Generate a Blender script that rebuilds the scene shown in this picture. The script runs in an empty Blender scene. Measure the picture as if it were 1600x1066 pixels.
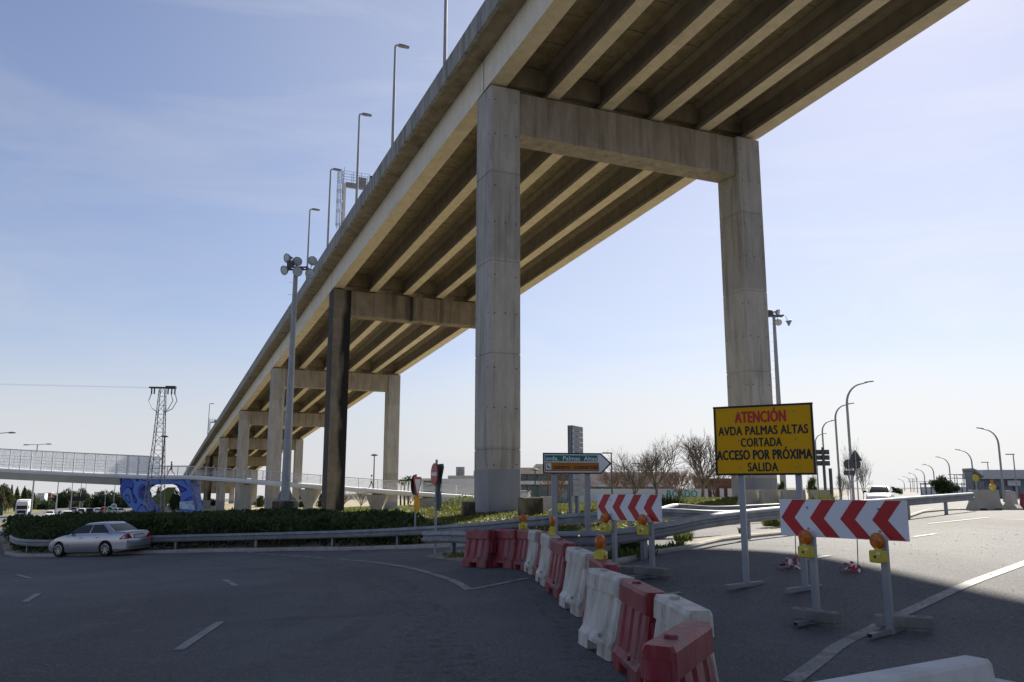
import bpy, math, random
import numpy as np
from mathutils import Vector, Matrix
random.seed(7); np.random.seed(7)
S = bpy.context.scene
C = S.collection
R = math.radians
# ------------------------------------------------------------------ camera
F, TH, H = 1297.1, 0.1744, 1.70          # focal length in photo pixels, pitch, eye height
cd = bpy.data.cameras.new('camera'); cam = bpy.data.objects.new('camera', cd); C.objects.link(cam)
cd.sensor_width = 36; cd.lens = F/1600*36; cd.clip_start = .1; cd.clip_end = 9000
cam.location = (0, 0, H); cam.rotation_euler = (math.pi/2+TH, 0, 0)
S.camera = cam
# ------------------------------------------------------------------ sky, sun, exposure
SUN_AZ, SUN_EL = R(28), R(37.0)
world = bpy.data.worlds.new('World'); S.world = world; world.use_nodes = True
nt = world.node_tree; nt.nodes.clear()
def wn(t, **k):
    n = nt.nodes.new(t)
    for a, b in k.items(): setattr(n, a, b)
    return n
sky = wn('ShaderNodeTexSky', sky_type='NISHITA', sun_disc=False, sun_elevation=SUN_EL, sun_rotation=SUN_AZ,
         air_density=1.0, dust_density=.3, ozone_density=5, altitude=0)
tc = wn('ShaderNodeTexCoord'); mp = wn('ShaderNodeMapping'); mp.inputs['Scale'].default_value = (1.6, 1.6, 7.5); mp.inputs['Rotation'].default_value = (.1, .16, .4)
nz = wn('ShaderNodeTexNoise'); nz.inputs['Scale'].default_value = 1.7; nz.inputs['Detail'].default_value = 7; nz.inputs['Roughness'].default_value = .6; nz.inputs['Distortion'].default_value = .6
rp = wn('ShaderNodeValToRGB'); rp.color_ramp.elements[0].position = .46; rp.color_ramp.elements[1].position = .8
sep = wn('ShaderNodeSeparateXYZ')
lowr = wn('ShaderNodeValToRGB'); cr = lowr.color_ramp; cr.elements[0].position = 0; cr.elements[0].color = (.92,)*3+(1,); cr.elements[1].position = .52; cr.elements[1].color = (.12,)*3+(1,)
for p_, v_ in ((.08, .74), (.16, .34), (.33, .2), (.8, .03)): cr.elements.new(p_).color = (v_,)*3+(1,)
add = wn('ShaderNodeMath', operation='MULTIPLY_ADD', use_clamp=True)
mix = wn('ShaderNodeMixRGB'); mix.inputs['Color2'].default_value = (6.4, 6.5, 6.9, 1)
dotn = wn('ShaderNodeVectorMath', operation='DOT_PRODUCT'); dotn.inputs[1].default_value = (math.sin(SUN_AZ)*math.cos(SUN_EL), math.cos(SUN_AZ)*math.cos(SUN_EL), math.sin(SUN_EL))
glow = wn('ShaderNodeMapRange', interpolation_type='SMOOTHSTEP'); glow.inputs['From Min'].default_value = .6; glow.inputs['From Max'].default_value = 1.0; glow.inputs['To Max'].default_value = 1
gv = wn('ShaderNodeMixRGB'); gv.inputs['Color1'].default_value = (6.5, 6.6, 6.9, 1); gv.inputs['Color2'].default_value = (9.6, 9.5, 9.3, 1)
gadd = wn('ShaderNodeMath', operation='MULTIPLY_ADD', use_clamp=True); gadd.inputs[1].default_value = .2
bg = wn('ShaderNodeBackground'); bg.inputs['Strength'].default_value = .057
out = wn('ShaderNodeOutputWorld')
L = nt.links.new
L(tc.outputs['Generated'], mp.inputs[0]); L(mp.outputs[0], nz.inputs[0]); L(nz.outputs[0], rp.inputs[0])
tint = wn('ShaderNodeMixRGB', blend_type='MULTIPLY'); tint.inputs[0].default_value = 1; tint.inputs[2].default_value = (1.12, 1.0, 1.05, 1)
L(tc.outputs['Generated'], sep.inputs[0]); L(sep.outputs['Z'], lowr.inputs[0])
L(rp.outputs[0], add.inputs[0]); add.inputs[1].default_value = .2; L(lowr.outputs[0], add.inputs[2])
L(tc.outputs['Generated'], dotn.inputs[0]); L(dotn.outputs['Value'], glow.inputs[0]); L(glow.outputs[0], gv.inputs[0]); L(gv.outputs[0], mix.inputs['Color2']); L(glow.outputs[0], gadd.inputs[0]); L(add.outputs[0], gadd.inputs[2]); L(gadd.outputs[0], mix.inputs[0]); L(sky.outputs[0], tint.inputs[1]); L(tint.outputs[0], mix.inputs[1])
L(mix.outputs[0], bg.inputs[0]); L(bg.outputs[0], out.inputs[0])
sd = bpy.data.lights.new('sun', 'SUN'); sd.energy = 5.0; sd.angle = R(.5); sd.color = (1, .93, .82)
sun = bpy.data.objects.new('sun', sd); C.objects.link(sun)
SD = Vector((math.sin(SUN_AZ)*math.cos(SUN_EL), math.cos(SUN_AZ)*math.cos(SUN_EL), math.sin(SUN_EL)))
sun.rotation_euler = SD.to_track_quat('Z', 'Y').to_euler(); sun.location = SD*80
S.view_settings.view_transform = 'Standard'; S.view_settings.look = 'None'; S.view_settings.gamma = 1
S.view_settings.exposure = 0.92
# ------------------------------------------------------------------ helpers
def at(px, py, Y):
    u = (px-800)/F; v = (533-py)/F
    fw = math.cos(TH)-v*math.sin(TH); up = v*math.cos(TH)+math.sin(TH)
    return Vector((u/fw*Y, Y, H+up/fw*Y))
CP = [(0,0,0),(-10,8,-.3),(-22,14,-.75),(-35,22,-1.3),(8,8,.2),(13,12,.4),(22,16,.6),(35,25,.8),(-30,-30,-.8),(30,-30,.5),(0,-30,0),
      (-65,123,-3.3),(-116,200,-5.2),(-52,90,-2.6),(-300,520,-9.5),(28,65,.05),(20,50,.35),(60,150,.0),(150,400,.6),(-37,70,-1.9),(-60,50,-2.5),(-110,120,-4.6),
      (17.5,55.3,1.05),(-1.3,47,.2),(-16,60,-.35),(-14,48,-.6),(-8,44,-.45),(-20,48,-.85),(-6,50,-.3),(-12,54,-.5),(10,120,-.8),(40,250,-1),(-30,250,-3)]
for p in [(955,1010,9.3),(1385,1000,9.8),(1268,988,10.6),(1155,918,12.5),(957,895,15),(1015,908,14),(820,890,17.6),(733,882,19.6),(884,945,12.4),(1600,945,10.8),(1072,858,18),
          (1200,865,15.5),(702,869,23.5),(1103,848,18.8),(1540,797,35),(680,866,24.5),(646,852,35),(157,870,36.6),(93,870,37.6)]:
    q = at(*p); CP.append(tuple(q))
RAILF = [(672,831,24.2),(690,830,23.5),(800,831,19.5),(880,830,17.5),(960,827,17.0),(1060,812,18.0),(1103,803.5,18.8),(1220,791,21.3),(1420,776,29),(1524,769,34.3)]
RAILB = [(18,836,44),(24,840,41.5),(45,843,39.5),(100,843,38.6),(235,837,38),(460,831,36),(600,826,33),(740,817,28.5),(850,806,25.5),(940,799,23.7),(1036,794,22.8)]
for p in RAILF+RAILB:
    q = at(*p); CP.append((q.x, q.y, q.z-.74))
for a in range(0, 360, 24):
    x, y = 1000*math.sin(R(a)), 1000*math.cos(R(a)); CP.append((x, y, -6 if x < 0 else .5))
CP = np.array(CP)
def _phi(A, B): return np.sqrt(((A[:, None, :2]-B[None, :, :2])**2).sum(2)+4.)
_n = len(CP); _K = np.zeros((_n+3, _n+3)); _K[:_n, :_n] = -_phi(CP, CP)+np.eye(_n)*.5
_K[:_n, _n] = 1; _K[:_n, _n+1:] = CP[:, :2]; _K[_n:, :_n] = _K[:_n, _n:].T
_w = np.linalg.solve(_K, np.concatenate([CP[:, 2], np.zeros(3)]))
def hh(P):
    P = np.asarray(P, float); o = []
    for i in range(0, len(P), 4000):
        q = P[i:i+4000]; o.append(-_phi(q, CP)@_w[:_n]+_w[_n]+q[:, :2]@_w[_n+1:])
    return np.concatenate(o)
def h(x, y): return float(hh([(x, y)])[0])
def G(px, py):                                   # where the view ray of a photo point meets the ground
    lo, hi = 2., 900.
    ys = np.geomspace(2, 900, 500); d = at(px, py, 1.)-Vector((0, 0, H))
    zz = H+d.z*ys-hh(np.stack([d.x*ys, ys], 1)); k = np.argmax(zz < 0)
    if zz[k] >= 0: k = len(ys)-1
    t = zz[k-1]/(zz[k-1]-zz[k]) if k else 0; Y = ys[k-1]+(ys[k]-ys[k-1])*t
    return Vector((d.x*Y, Y, h(d.x*Y, Y)))
class MB:
    def __init__(s): s.v = []; s.f = []; s.m = []
    def add(s, vs, fs, mi=0, M=None):
        b = len(s.v)
        s.v += [tuple(M@Vector(p)) for p in vs] if M is not None else [tuple(p) for p in vs]
        s.f += [tuple(i+b for i in f) for f in fs]; s.m += [mi]*len(fs); return s
    def box(s, c, d, mi=0, M=None, rz=0, bev=0):
        x, y, z = d[0]/2, d[1]/2, d[2]/2
        T = Matrix.Translation(c)@Matrix.Rotation(rz, 4, 'Z')
        if M is not None: T = M@T
        if not bev:
            vs = [(a*x, b*y, e*z) for e in (-1, 1) for a, b in ((-1,-1),(1,-1),(1,1),(-1,1))]
            return s.add(vs, [(3,2,1,0),(4,5,6,7),(0,1,5,4),(1,2,6,5),(2,3,7,6),(3,0,4,7)], mi, T)
        rings = []
        for e, k in ((-z, bev), (-z+bev, 0), (z-bev, 0), (z, bev)):
            X, Y = x-k, y-k; c_ = bev if not k else bev*.4
            rings.append([(-X+c_,-Y,e),(X-c_,-Y,e),(X,-Y+c_,e),(X,Y-c_,e),(X-c_,Y,e),(-X+c_,Y,e),(-X,Y-c_,e),(-X,-Y+c_,e)])
        return s.loft(rings, mi, T)
    def loft(s, rings, mi=0, M=None, caps=True, closed=True):
        n = len(rings[0]); vs = [p for r in rings for p in r]; fs = []
        for i in range(len(rings)-1):
            for j in range(n if closed else n-1):
                k = (j+1) % n; fs.append((i*n+j, i*n+k, (i+1)*n+k, (i+1)*n+j))
        if caps and closed: fs += [tuple(range(n-1, -1, -1)), tuple(range((len(rings)-1)*n, len(rings)*n))]
        return s.add(vs, fs, mi, M)
    def prism(s, poly, y0, y1, mi=0, M=None):     # polygon in x,z extruded along y
        return s.loft([[(x, y0, z) for x, z in poly], [(x, y1, z) for x, z in poly]], mi, M)
    def slab(s, poly, z0, z1, mi=0, M=None):      # polygon in x,y extruded along z
        return s.loft([[(x, y, z0) for x, y in poly], [(x, y, z1) for x, y in poly]], mi, M)
    def tube(s, path, r, n=6, mi=0, M=None, caps=True):
        P = [Vector(p) for p in path]; rs = r if isinstance(r, (list, tuple)) else [r]*len(P); rings = []
        up = None
        for i, p in enumerate(P):
            d = (P[min(i+1, len(P)-1)]-P[max(i-1, 0)]).normalized()
            if up is None: up = d.orthogonal().normalized()
            a = (up-d*up.dot(d)).normalized(); b = d.cross(a); up = a
            rings.append([p+(a*math.cos(t)+b*math.sin(t))*rs[i] for t in [2*math.pi*k/n for k in range(n)]])
        return s.loft(rings, mi, M, caps)
    def lathe(s, prof, n=16, mi=0, M=None, caps=True):       # (r,z) profile round z
        return s.loft([[(r*math.cos(2*math.pi*k/n), r*math.sin(2*math.pi*k/n), z) for k in range(n)] for r, z in prof], mi, M, caps)
    def sweep(s, sec, path, mi=0, flip=1, caps=True):   # section (a: sideways, b: up) along a path
        P = [Vector(p) for p in path]; rings = []
        for i, p in enumerate(P):
            d = P[min(i+1, len(P)-1)]-P[max(i-1, 0)]; d.z = 0; d.normalize(); nrm = Vector((d.y, -d.x, 0))*flip
            rings.append([p+nrm*a+Vector((0, 0, b)) for a, b in sec])
        return s.loft(rings, mi, None, caps)
    def quads(s, P, mi=0):                        # numpy (n,4,3)
        b = len(s.v); s.v += [tuple(p) for p in P.reshape(-1, 3)]
        n = len(P); s.f += [(b+4*i, b+4*i+1, b+4*i+2, b+4*i+3) for i in range(n)]; s.m += [mi]*n; return s
    def mesh(s, name, mats, smooth=None):
        me = bpy.data.meshes.new(name); me.from_pydata(s.v, [], s.f)
        for m in (mats if isinstance(mats, (list, tuple)) else [mats]): me.materials.append(m)
        if any(s.m): me.polygons.foreach_set('material_index', s.m)
        if smooth is not None:
            me.polygons.foreach_set('use_smooth', [True]*len(s.f)); me.update()
            me.set_sharp_from_angle(angle=R(smooth))
        me.update(); return me
    def build(s, name, mats, parent=None, smooth=None, loc=None, label=None, kind=None):
        o = bpy.data.objects.new(name, s.mesh(name, mats, smooth)); C.objects.link(o)
        if parent: o.parent = parent
        if loc is not None: o.location = loc
        if label: o['label'] = label
        if kind: o['kind'] = kind
        return o
def inst(name, me, parent=None, loc=(0,0,0), rot=(0,0,0), label=None):
    o = bpy.data.objects.new(name, me); C.objects.link(o); o.location = loc; o.rotation_euler = rot
    if parent: o.parent = parent
    if label: o['label'] = label
    return o
def tag(o, label=None, cat=None, group=None, kind=None):
    for k, v in (('label', label), ('category', cat), ('group', group), ('kind', kind)):
        if v: o[k] = v
    return o
def thing(name, label, cat, loc=(0,0,0), rz=0, group=None):
    o = bpy.data.objects.new(name, None); C.objects.link(o); o.location = loc; o.rotation_euler = (0, 0, rz)
    o.empty_display_size = .3
    return tag(o, label, cat, group)
def dup(root, loc, rz=0, label=None, scale=None):
    def cp(o, par):
        c = o.copy(); C.objects.link(c)
        if par: c.parent = par
        for ch in list(o.children): cp(ch, c)
        return c
    r = cp(root, None); r.location = loc; r.rotation_euler = (0, 0, rz)
    if label: r['label'] = label
    if scale: r.scale = (scale,)*3
    return r
TXT = {}
def text_geo(t, bold=0.):
    if (t, bold) in TXT: return TXT[(t, bold)]
    cu = bpy.data.curves.new('lettering', 'FONT'); cu.body = t; cu.size = 1; cu.offset = bold; cu.resolution_u = 3; cu.space_character = 1.06
    ob = bpy.data.objects.new('lettering', cu); C.objects.link(ob)
    dg = bpy.context.evaluated_depsgraph_get(); dg.update(); me = bpy.data.meshes.new_from_object(ob.evaluated_get(dg))
    v = np.array([tuple(p.co) for p in me.vertices]); f = [tuple(p.vertices) for p in me.polygons]
    bpy.data.objects.remove(ob); bpy.data.meshes.remove(me); bpy.data.curves.remove(cu)
    v[:, :2] -= v[:, :2].min(0); w = v[:, 0].max(); hgt = v[:, 1].max()
    TXT[(t, bold)] = (v[:, 0]/w, v[:, 1]/hgt, f); return TXT[(t, bold)]
def text_mb(mb, t, x, z, w, hgt, y=0, bold=0., mi=0, e=.042):   # lettering in the x,z plane facing -y, thickened by overlapping strokes
    X, Z, f = text_geo(t, 0.)
    for i, (a, c) in enumerate(((0, 0), (-e, 0), (e, 0), (0, -e*.7), (0, e*.7))):
        mb.add([(x+q*w+a*hgt, y-i*.0004, z+r_*hgt+c*hgt) for q, r_ in zip(X, Z)], f, mi)
    return mb
for t in ('ATENCIÓN', 'AVDA PALMAS ALTAS', 'CORTADA', 'ACCESO POR PRÓXIMA', 'SALIDA', 'avda.  Palmas  Altas', 'centro  comercial', 'RCADO', '80'): text_geo(t, 0.)
# ------------------------------------------------------------------ materials
def mat(name, c1, c2=None, scale=3., rough=.7, metal=0., bump=0., bscale=40., stretch=(1,1,1), detail=6, spec=.4, lo=.35, hi=.65, extra=None, trans=0., alpha=1.):
    m = bpy.data.materials.new(name); m.use_nodes = True; t = m.node_tree; b = t.nodes['Principled BSDF']
    b.inputs['Base Color'].default_value = (*c1, 1); b.inputs['Roughness'].default_value = rough; b.inputs['Metallic'].default_value = metal
    b.inputs['Specular IOR Level'].default_value = spec
    if trans: b.inputs['Transmission Weight'].default_value = trans
    if alpha < 1: b.inputs['Alpha'].default_value = alpha
    k = t.links.new
    co = t.nodes.new('ShaderNodeTexCoord'); mpn = t.nodes.new('ShaderNodeMapping'); mpn.inputs['Scale'].default_value = stretch
    k(co.outputs['Object'], mpn.inputs[0])
    m['_v'] = 0
    col = None
    if c2:
        n = t.nodes.new('ShaderNodeTexNoise'); n.inputs['Scale'].default_value = scale; n.inputs['Detail'].default_value = detail; n.inputs['Roughness'].default_value = .62
        r = t.nodes.new('ShaderNodeValToRGB'); r.color_ramp.elements[0].position = lo; r.color_ramp.elements[1].position = hi
        r.color_ramp.elements[0].color = (*c1, 1); r.color_ramp.elements[1].color = (*c2, 1)
        k(mpn.outputs[0], n.inputs[0]); k(n.outputs[0], r.inputs[0]); col = r.outputs[0]
    if extra: col = extra(t, co, mpn, col)
    if col is not None: k(col, b.inputs['Base Color'])
    if bump:
        n = t.nodes.new('ShaderNodeTexNoise'); n.inputs['Scale'].default_value = bscale; n.inputs['Detail'].default_value = 5
        bp = t.nodes.new('ShaderNodeBump'); bp.inputs['Strength'].default_value = bump; bp.inputs['Distance'].default_value = .02
        k(co.outputs['Object'], n.inputs[0]); k(n.outputs[0], bp.inputs['Height']); k(bp.outputs[0], b.inputs['Normal'])
    return m
def over(t, col, colour, scale, lo, hi, vec, stretch=(1,1,1), amount=1., detail=4, typ='noise'):   # lay a patchy colour over another
    k = t.links.new
    mpn = t.nodes.new('ShaderNodeMapping'); mpn.inputs['Scale'].default_value = stretch; k(vec, mpn.inputs[0])
    n = t.nodes.new('ShaderNodeTexNoise'); n.inputs['Scale'].default_value = scale; n.inputs['Detail'].default_value = detail; n.inputs['Roughness'].default_value = .6
    k(mpn.outputs[0], n.inputs[0])
    r = t.nodes.new('ShaderNodeMapRange'); r.inputs['From Min'].default_value = lo; r.inputs['From Max'].default_value = hi; r.inputs['To Max'].default_value = amount
    k(n.outputs[0], r.inputs[0])
    x = t.nodes.new('ShaderNodeMixRGB'); x.inputs['Color2'].default_value = (*colour, 1); k(r.outputs[0], x.inputs[0])
    if hasattr(col, 'links'): k(col, x.inputs['Color1'])
    else: x.inputs['Color1'].default_value = (*col, 1)
    return x.outputs[0]
def zbands(t, col, vec, z0, step, amt=.22):       # cast lifts differ a little in tone; a thin dark line at each joint
    k = t.links.new
    s_ = t.nodes.new('ShaderNodeSeparateXYZ'); k(vec, s_.inputs[0])
    a = t.nodes.new('ShaderNodeMath'); a.operation = 'SUBTRACT'; a.inputs[0].default_value = z0; k(s_.outputs['Z'], a.inputs[1])
    d = t.nodes.new('ShaderNodeMath'); d.operation = 'DIVIDE'; d.inputs[1].default_value = step; k(a.outputs[0], d.inputs[0])
    f = t.nodes.new('ShaderNodeMath'); f.operation = 'FLOOR'; k(d.outputs[0], f.inputs[0])
    w = t.nodes.new('ShaderNodeTexWhiteNoise'); w.noise_dimensions = '1D'; k(f.outputs[0], w.inputs['W'])
    r = t.nodes.new('ShaderNodeMapRange'); r.inputs['To Min'].default_value = 1-amt; r.inputs['To Max'].default_value = 1+amt*.5; k(w.outputs['Value'], r.inputs[0])
    x = t.nodes.new('ShaderNodeMixRGB'); x.blend_type = 'MULTIPLY'; x.inputs[0].default_value = 1; k(col, x.inputs[1]); k(r.outputs[0], x.inputs[2])
    return x.outputs[0]
M = {}
def _asph(t, co, mp, c):
    v = co.outputs['Object']
    c = over(t, c, (.058,.058,.06), .16, .46, .64, v, (1,.35,1), .85, 7)
    c = over(t, c, (.17,.165,.155), .07, .5, .7, v, (1,1,1), .5, 9)
    c = over(t, c, (.05,.05,.052), .9, .58, .76, v, (1,.5,1), .55, 8)
    c = over(t, c, (.19,.185,.175), 2.4, .57, .75, v, (1,1,1), .4, 9)
    c = over(t, c, (.26,.25,.235), 30, .56, .7, v, (1,1,1), .75, 3)
    c = over(t, c, (.028,.028,.03), 23, .56, .68, v, (1,1,1), .75, 3)
    return over(t, c, (.035,.035,.037), .55, .66, .72, v, (.3,1,1), .6, 3)
M['asphalt'] = mat('asphalt', (.096,.098,.103), (.132,.133,.135), .35, .82, bump=.8, bscale=60, spec=.35, extra=_asph)
M['paint'] = mat('road_paint', (.33,.325,.315), (.22,.215,.205), 4, .7, bump=.3, bscale=50, extra=lambda t, co, mp, c: over(t, over(t, c, (.11,.108,.105), 18, .5, .66, co.outputs['Object'], amount=.85), (.12,.118,.115), 1.6, .52, .64, co.outputs['Object'], amount=.8))
M['soil'] = mat('soil', (.3,.255,.18), (.4,.345,.25), .8, .95, bump=.6, bscale=8, extra=lambda t, co, mp, c: over(t, c, (.15,.15,.06), .35, .45, .62, co.outputs['Object']))
M['field'] = mat('far_field', (.085,.09,.055), (.12,.11,.075), .02, .95)
M['verge'] = mat('verge', (.3,.27,.23), (.2,.17,.13), 1.6, .9, bump=.6, bscale=14, extra=lambda t, co, mp, c: over(t, over(t, c, (.1,.075,.05), 2.2, .55, .68, co.outputs['Object']), (.36,.34,.3), 5, .58, .7, co.outputs['Object'], amount=.8))
M['kerb'] = mat('kerb_stone', (.42,.4,.36), (.3,.28,.25), 3, .85, bump=.3)
M['drygrass'] = mat('dry_grass', (.2,.18,.07), (.11,.13,.04), 1.5, .95, bump=.5, bscale=10)
def _conc(name, a, b, z0=None, stain=(.1,.085,.065), amt=.6, st=(2.2,2.2,.16), lo=.5, hi=.74, bump=.25):
    def ex(t, co, mp, c):
        v = co.outputs['Object']
        c = over(t, c, stain, 1.0, lo, hi, v, st, amt, 6)
        c = over(t, c, tuple(x*.62 for x in a), 5, .52, .75, v, (1,1,1), .55, 8)
        c = over(t, c, tuple(x*1.35 for x in b), 1.4, .58, .8, v, (1,1,.5), .4, 6)
        if z0 is not None: c = zbands(t, c, v, z0, 5.5, .13)
        return c
    return mat(name, a, b, .9, .85, bump=bump, bscale=9, stretch=(1.5,1.5,.5), detail=9, spec=.25, extra=ex)
M['col'] = _conc('column_concrete', (.48,.455,.415), (.375,.355,.325), 26.)
M['cap'] = _conc('cap_beam_concrete', (.38,.335,.28), (.28,.245,.2), None, (.13,.1,.07), .7)
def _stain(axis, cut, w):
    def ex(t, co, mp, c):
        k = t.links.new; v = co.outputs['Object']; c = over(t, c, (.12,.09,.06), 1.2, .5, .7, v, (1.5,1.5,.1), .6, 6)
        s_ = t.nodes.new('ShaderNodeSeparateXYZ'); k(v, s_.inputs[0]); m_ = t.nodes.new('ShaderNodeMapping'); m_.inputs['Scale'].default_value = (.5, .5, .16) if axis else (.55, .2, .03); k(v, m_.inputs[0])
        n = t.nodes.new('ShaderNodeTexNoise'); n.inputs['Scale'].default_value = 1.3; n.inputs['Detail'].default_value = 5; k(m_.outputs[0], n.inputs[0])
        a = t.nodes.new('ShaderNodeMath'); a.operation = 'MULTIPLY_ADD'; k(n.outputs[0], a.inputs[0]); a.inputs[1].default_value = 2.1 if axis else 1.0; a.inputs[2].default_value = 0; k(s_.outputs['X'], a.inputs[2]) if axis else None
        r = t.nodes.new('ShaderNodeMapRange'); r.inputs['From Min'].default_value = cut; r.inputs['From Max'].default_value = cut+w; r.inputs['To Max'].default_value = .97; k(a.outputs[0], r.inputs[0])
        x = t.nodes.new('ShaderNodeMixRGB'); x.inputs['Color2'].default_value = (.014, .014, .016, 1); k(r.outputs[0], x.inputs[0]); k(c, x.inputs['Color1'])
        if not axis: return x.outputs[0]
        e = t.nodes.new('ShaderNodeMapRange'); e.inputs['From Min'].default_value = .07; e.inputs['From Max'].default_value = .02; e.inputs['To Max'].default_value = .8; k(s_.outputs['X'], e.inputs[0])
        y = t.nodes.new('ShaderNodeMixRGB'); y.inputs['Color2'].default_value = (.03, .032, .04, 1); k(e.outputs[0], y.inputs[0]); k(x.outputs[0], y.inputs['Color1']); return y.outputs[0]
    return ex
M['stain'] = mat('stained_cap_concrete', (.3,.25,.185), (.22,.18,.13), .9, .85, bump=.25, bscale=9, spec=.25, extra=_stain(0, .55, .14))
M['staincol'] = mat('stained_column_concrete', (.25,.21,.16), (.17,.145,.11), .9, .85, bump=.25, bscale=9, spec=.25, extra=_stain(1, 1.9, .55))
M['gweb'] = _conc('shaded_girder_side', (.36,.31,.235), (.27,.235,.175), None, (.1,.08,.055), .6, (.5,.12,.5), .5, .75)  # girder sides: their shade is painted in as a darker base colour
M['girder'] = _conc('girder_concrete', (.72,.62,.45), (.6,.515,.36), None, (.34,.26,.16), .6, (.4,.4,.4), .55, .8)  # soffits: light bounced up from the ground is painted in as paler cream
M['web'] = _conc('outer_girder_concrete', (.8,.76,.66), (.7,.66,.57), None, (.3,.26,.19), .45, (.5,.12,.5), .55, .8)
M['slab'] = _conc('deck_slab_concrete', (.36,.3,.21), (.25,.205,.14), None, (.09,.07,.05), .7, (.6,.6,.6), .5, .72)
M['edge'] = _conc('parapet_concrete', (.38,.38,.36), (.26,.26,.25), None, (.04,.037,.033), .6, (1.2,2.2,.15), .46, .68)
M['panel'] = _conc('deck_panel_concrete', (.33,.27,.185), (.24,.195,.13), None, (.09,.07,.045), .7, (.8,.8,.8), .48, .72)
M['bearing'] = mat('bearing_rubber', (.015,.015,.015), rough=.9)
M['hole'] = mat('tie_hole', (.02,.018,.016), rough=.95)
M['baseband'] = mat('grey_base_band', (.245,.255,.285), (.21,.22,.245), 1.2, .6, stretch=(1,1,.4))  # blue-grey band round the foot of the columns
M['grit'] = mat('road_grit', (.19,.165,.13), (.12,.105,.085), 3, .95, bump=.6, bscale=30)
M['tar'] = mat('tar_seal', (.05,.05,.051), (.07,.07,.071), 4, .95, spec=.1)
M['patch'] = mat('patched_asphalt', (.06,.06,.062), (.085,.083,.082), .8, .85, bump=.7, bscale=60, extra=lambda t, co, mp, c: over(t, c, (.2,.195,.185), 34, .58, .7, co.outputs['Object'], amount=.6))
M['track'] = mat('polished_asphalt', (.16,.157,.15), (.125,.122,.118), 1.5, .6)
for k_, lo_, hi_, sc_ in (('grit', .5, .66, 6.), ('track', .42, .75, 2.2)):        # worn through in places
    t_ = M[k_].node_tree; n_ = t_.nodes.new('ShaderNodeTexNoise'); n_.inputs['Scale'].default_value = sc_; n_.inputs['Detail'].default_value = 8; n_.inputs['Roughness'].default_value = .7
    r_ = t_.nodes.new('ShaderNodeMapRange'); r_.inputs['From Min'].default_value = lo_; r_.inputs['From Max'].default_value = hi_; r_.inputs['To Max'].default_value = .5
    c_ = t_.nodes.new('ShaderNodeTexCoord'); t_.links.new(c_.outputs['Object'], n_.inputs[0]); t_.links.new(n_.outputs[0], r_.inputs[0]); t_.links.new(r_.outputs[0], t_.nodes['Principled BSDF'].inputs['Alpha'])
M['jersey'] = _conc('barrier_concrete', (.46,.43,.375), (.38,.355,.31), None, (.2,.175,.14), .55, (1,1,.6), .5, .72)
M['block'] = _conc('ballast_concrete', (.27,.26,.24), (.2,.195,.18), None, (.08,.075,.065), .6, (3,3,3), .45, .7)
M['jwhite'] = _conc('whitewashed_concrete', (.72,.71,.68), (.6,.59,.56), None, (.3,.29,.27), .6, (1.5,1.5,.8), .5, .7)
M['mossy'] = _conc('mossy_concrete', (.19,.16,.11), (.12,.1,.07), None, (.03,.03,.02), .9, (1,1,.5), .42, .58)
M['galv'] = mat('galvanised_steel', (.31,.32,.335), (.2,.207,.22), 2.6, .62, .3, bump=.05, bscale=6, stretch=(1,1,1))
M['galvd'] = mat('dull_galvanised_steel', (.3,.31,.33), (.22,.23,.25), 2, .6, .5)
M['post'] = mat('grey_post_paint', (.35,.365,.39), (.27,.28,.3), 4, .5, .3, stretch=(1,1,.3))
M['darkpost'] = mat('dark_post_paint', (.09,.1,.11), (.07,.075,.08), 3, .5, .2)
M['greenpost'] = mat('dark_green_post_paint', (.02,.06,.045), rough=.5)
M['signback'] = mat('sign_back_metal', (.1,.105,.115), (.075,.08,.09), 3, .55, .3)
M['white'] = mat('white_sign_sheet', (.72,.74,.78), (.66,.68,.72), 2, .42)
M['red'] = mat('red_sign_sheet', (.46,.012,.02), (.4,.01,.016), 2, .4)
M['yellow'] = mat('yellow_sign_sheet', (.74,.385,.003), (.66,.335,.002), 1.5, .6, spec=.2)
M['black'] = mat('black_paint', (.008,.008,.01), rough=.5)
M['letred'] = mat('red_lettering', (.5,.015,.02), rough=.5)
M['navy'] = mat('dark_border_paint', (.02,.025,.045), rough=.45)
M['green'] = mat('green_sign_sheet', (.006,.16,.12), rough=.45)
M['orange'] = mat('orange_sign_sheet', (.38,.14,.01), rough=.45)
M['lens'] = mat('amber_lens', (.75,.22,.008), (.5,.11,.004), 14, .22, bump=.35, bscale=60, spec=.6, trans=.25)
M['lampyellow'] = mat('yellow_lamp_plastic', (.62,.5,.05), (.5,.39,.035), 9, .5, bump=.1)
M['bred'] = mat('red_barrier_plastic', (.235,.013,.024), (.165,.009,.017), 2, .5, stretch=(1,1,.5), bump=.12, bscale=14,
    extra=lambda t, co, mp, c: over(t, over(t, c, (.36,.17,.17), 2.2, .44, .68, co.outputs['Object'], (4,4,.6), .5), (.07,.05,.045), 3.5, .5, .7, co.outputs['Object'], (1,1,.5), .5))
M['bwhite'] = mat('white_barrier_plastic', (.6,.58,.53), (.5,.48,.43), 2, .5, stretch=(1,1,.5), bump=.12, bscale=14,
    extra=lambda t, co, mp, c: over(t, over(t, c, (.3,.27,.22), 2.2, .42, .68, co.outputs['Object'], (4,4,.6), .55), (.11,.085,.06), 4, .5, .68, co.outputs['Object'], (1,1,.7), .6))
M['offwhite'] = mat('off_white_steel', (.72,.72,.7), (.62,.62,.6), 2, .5)
M['bridgewhite'] = mat('footbridge_paint', (.84,.84,.83), (.74,.74,.73), .5, .5)
M['girdergrey'] = mat('footbridge_girder_paint', (.5,.48,.44), (.42,.4,.37), .4, .6)
M['screen'] = mat('translucent_screen', (.86,.87,.88), (.76,.78,.81), .8, .5, alpha=.4)
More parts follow.
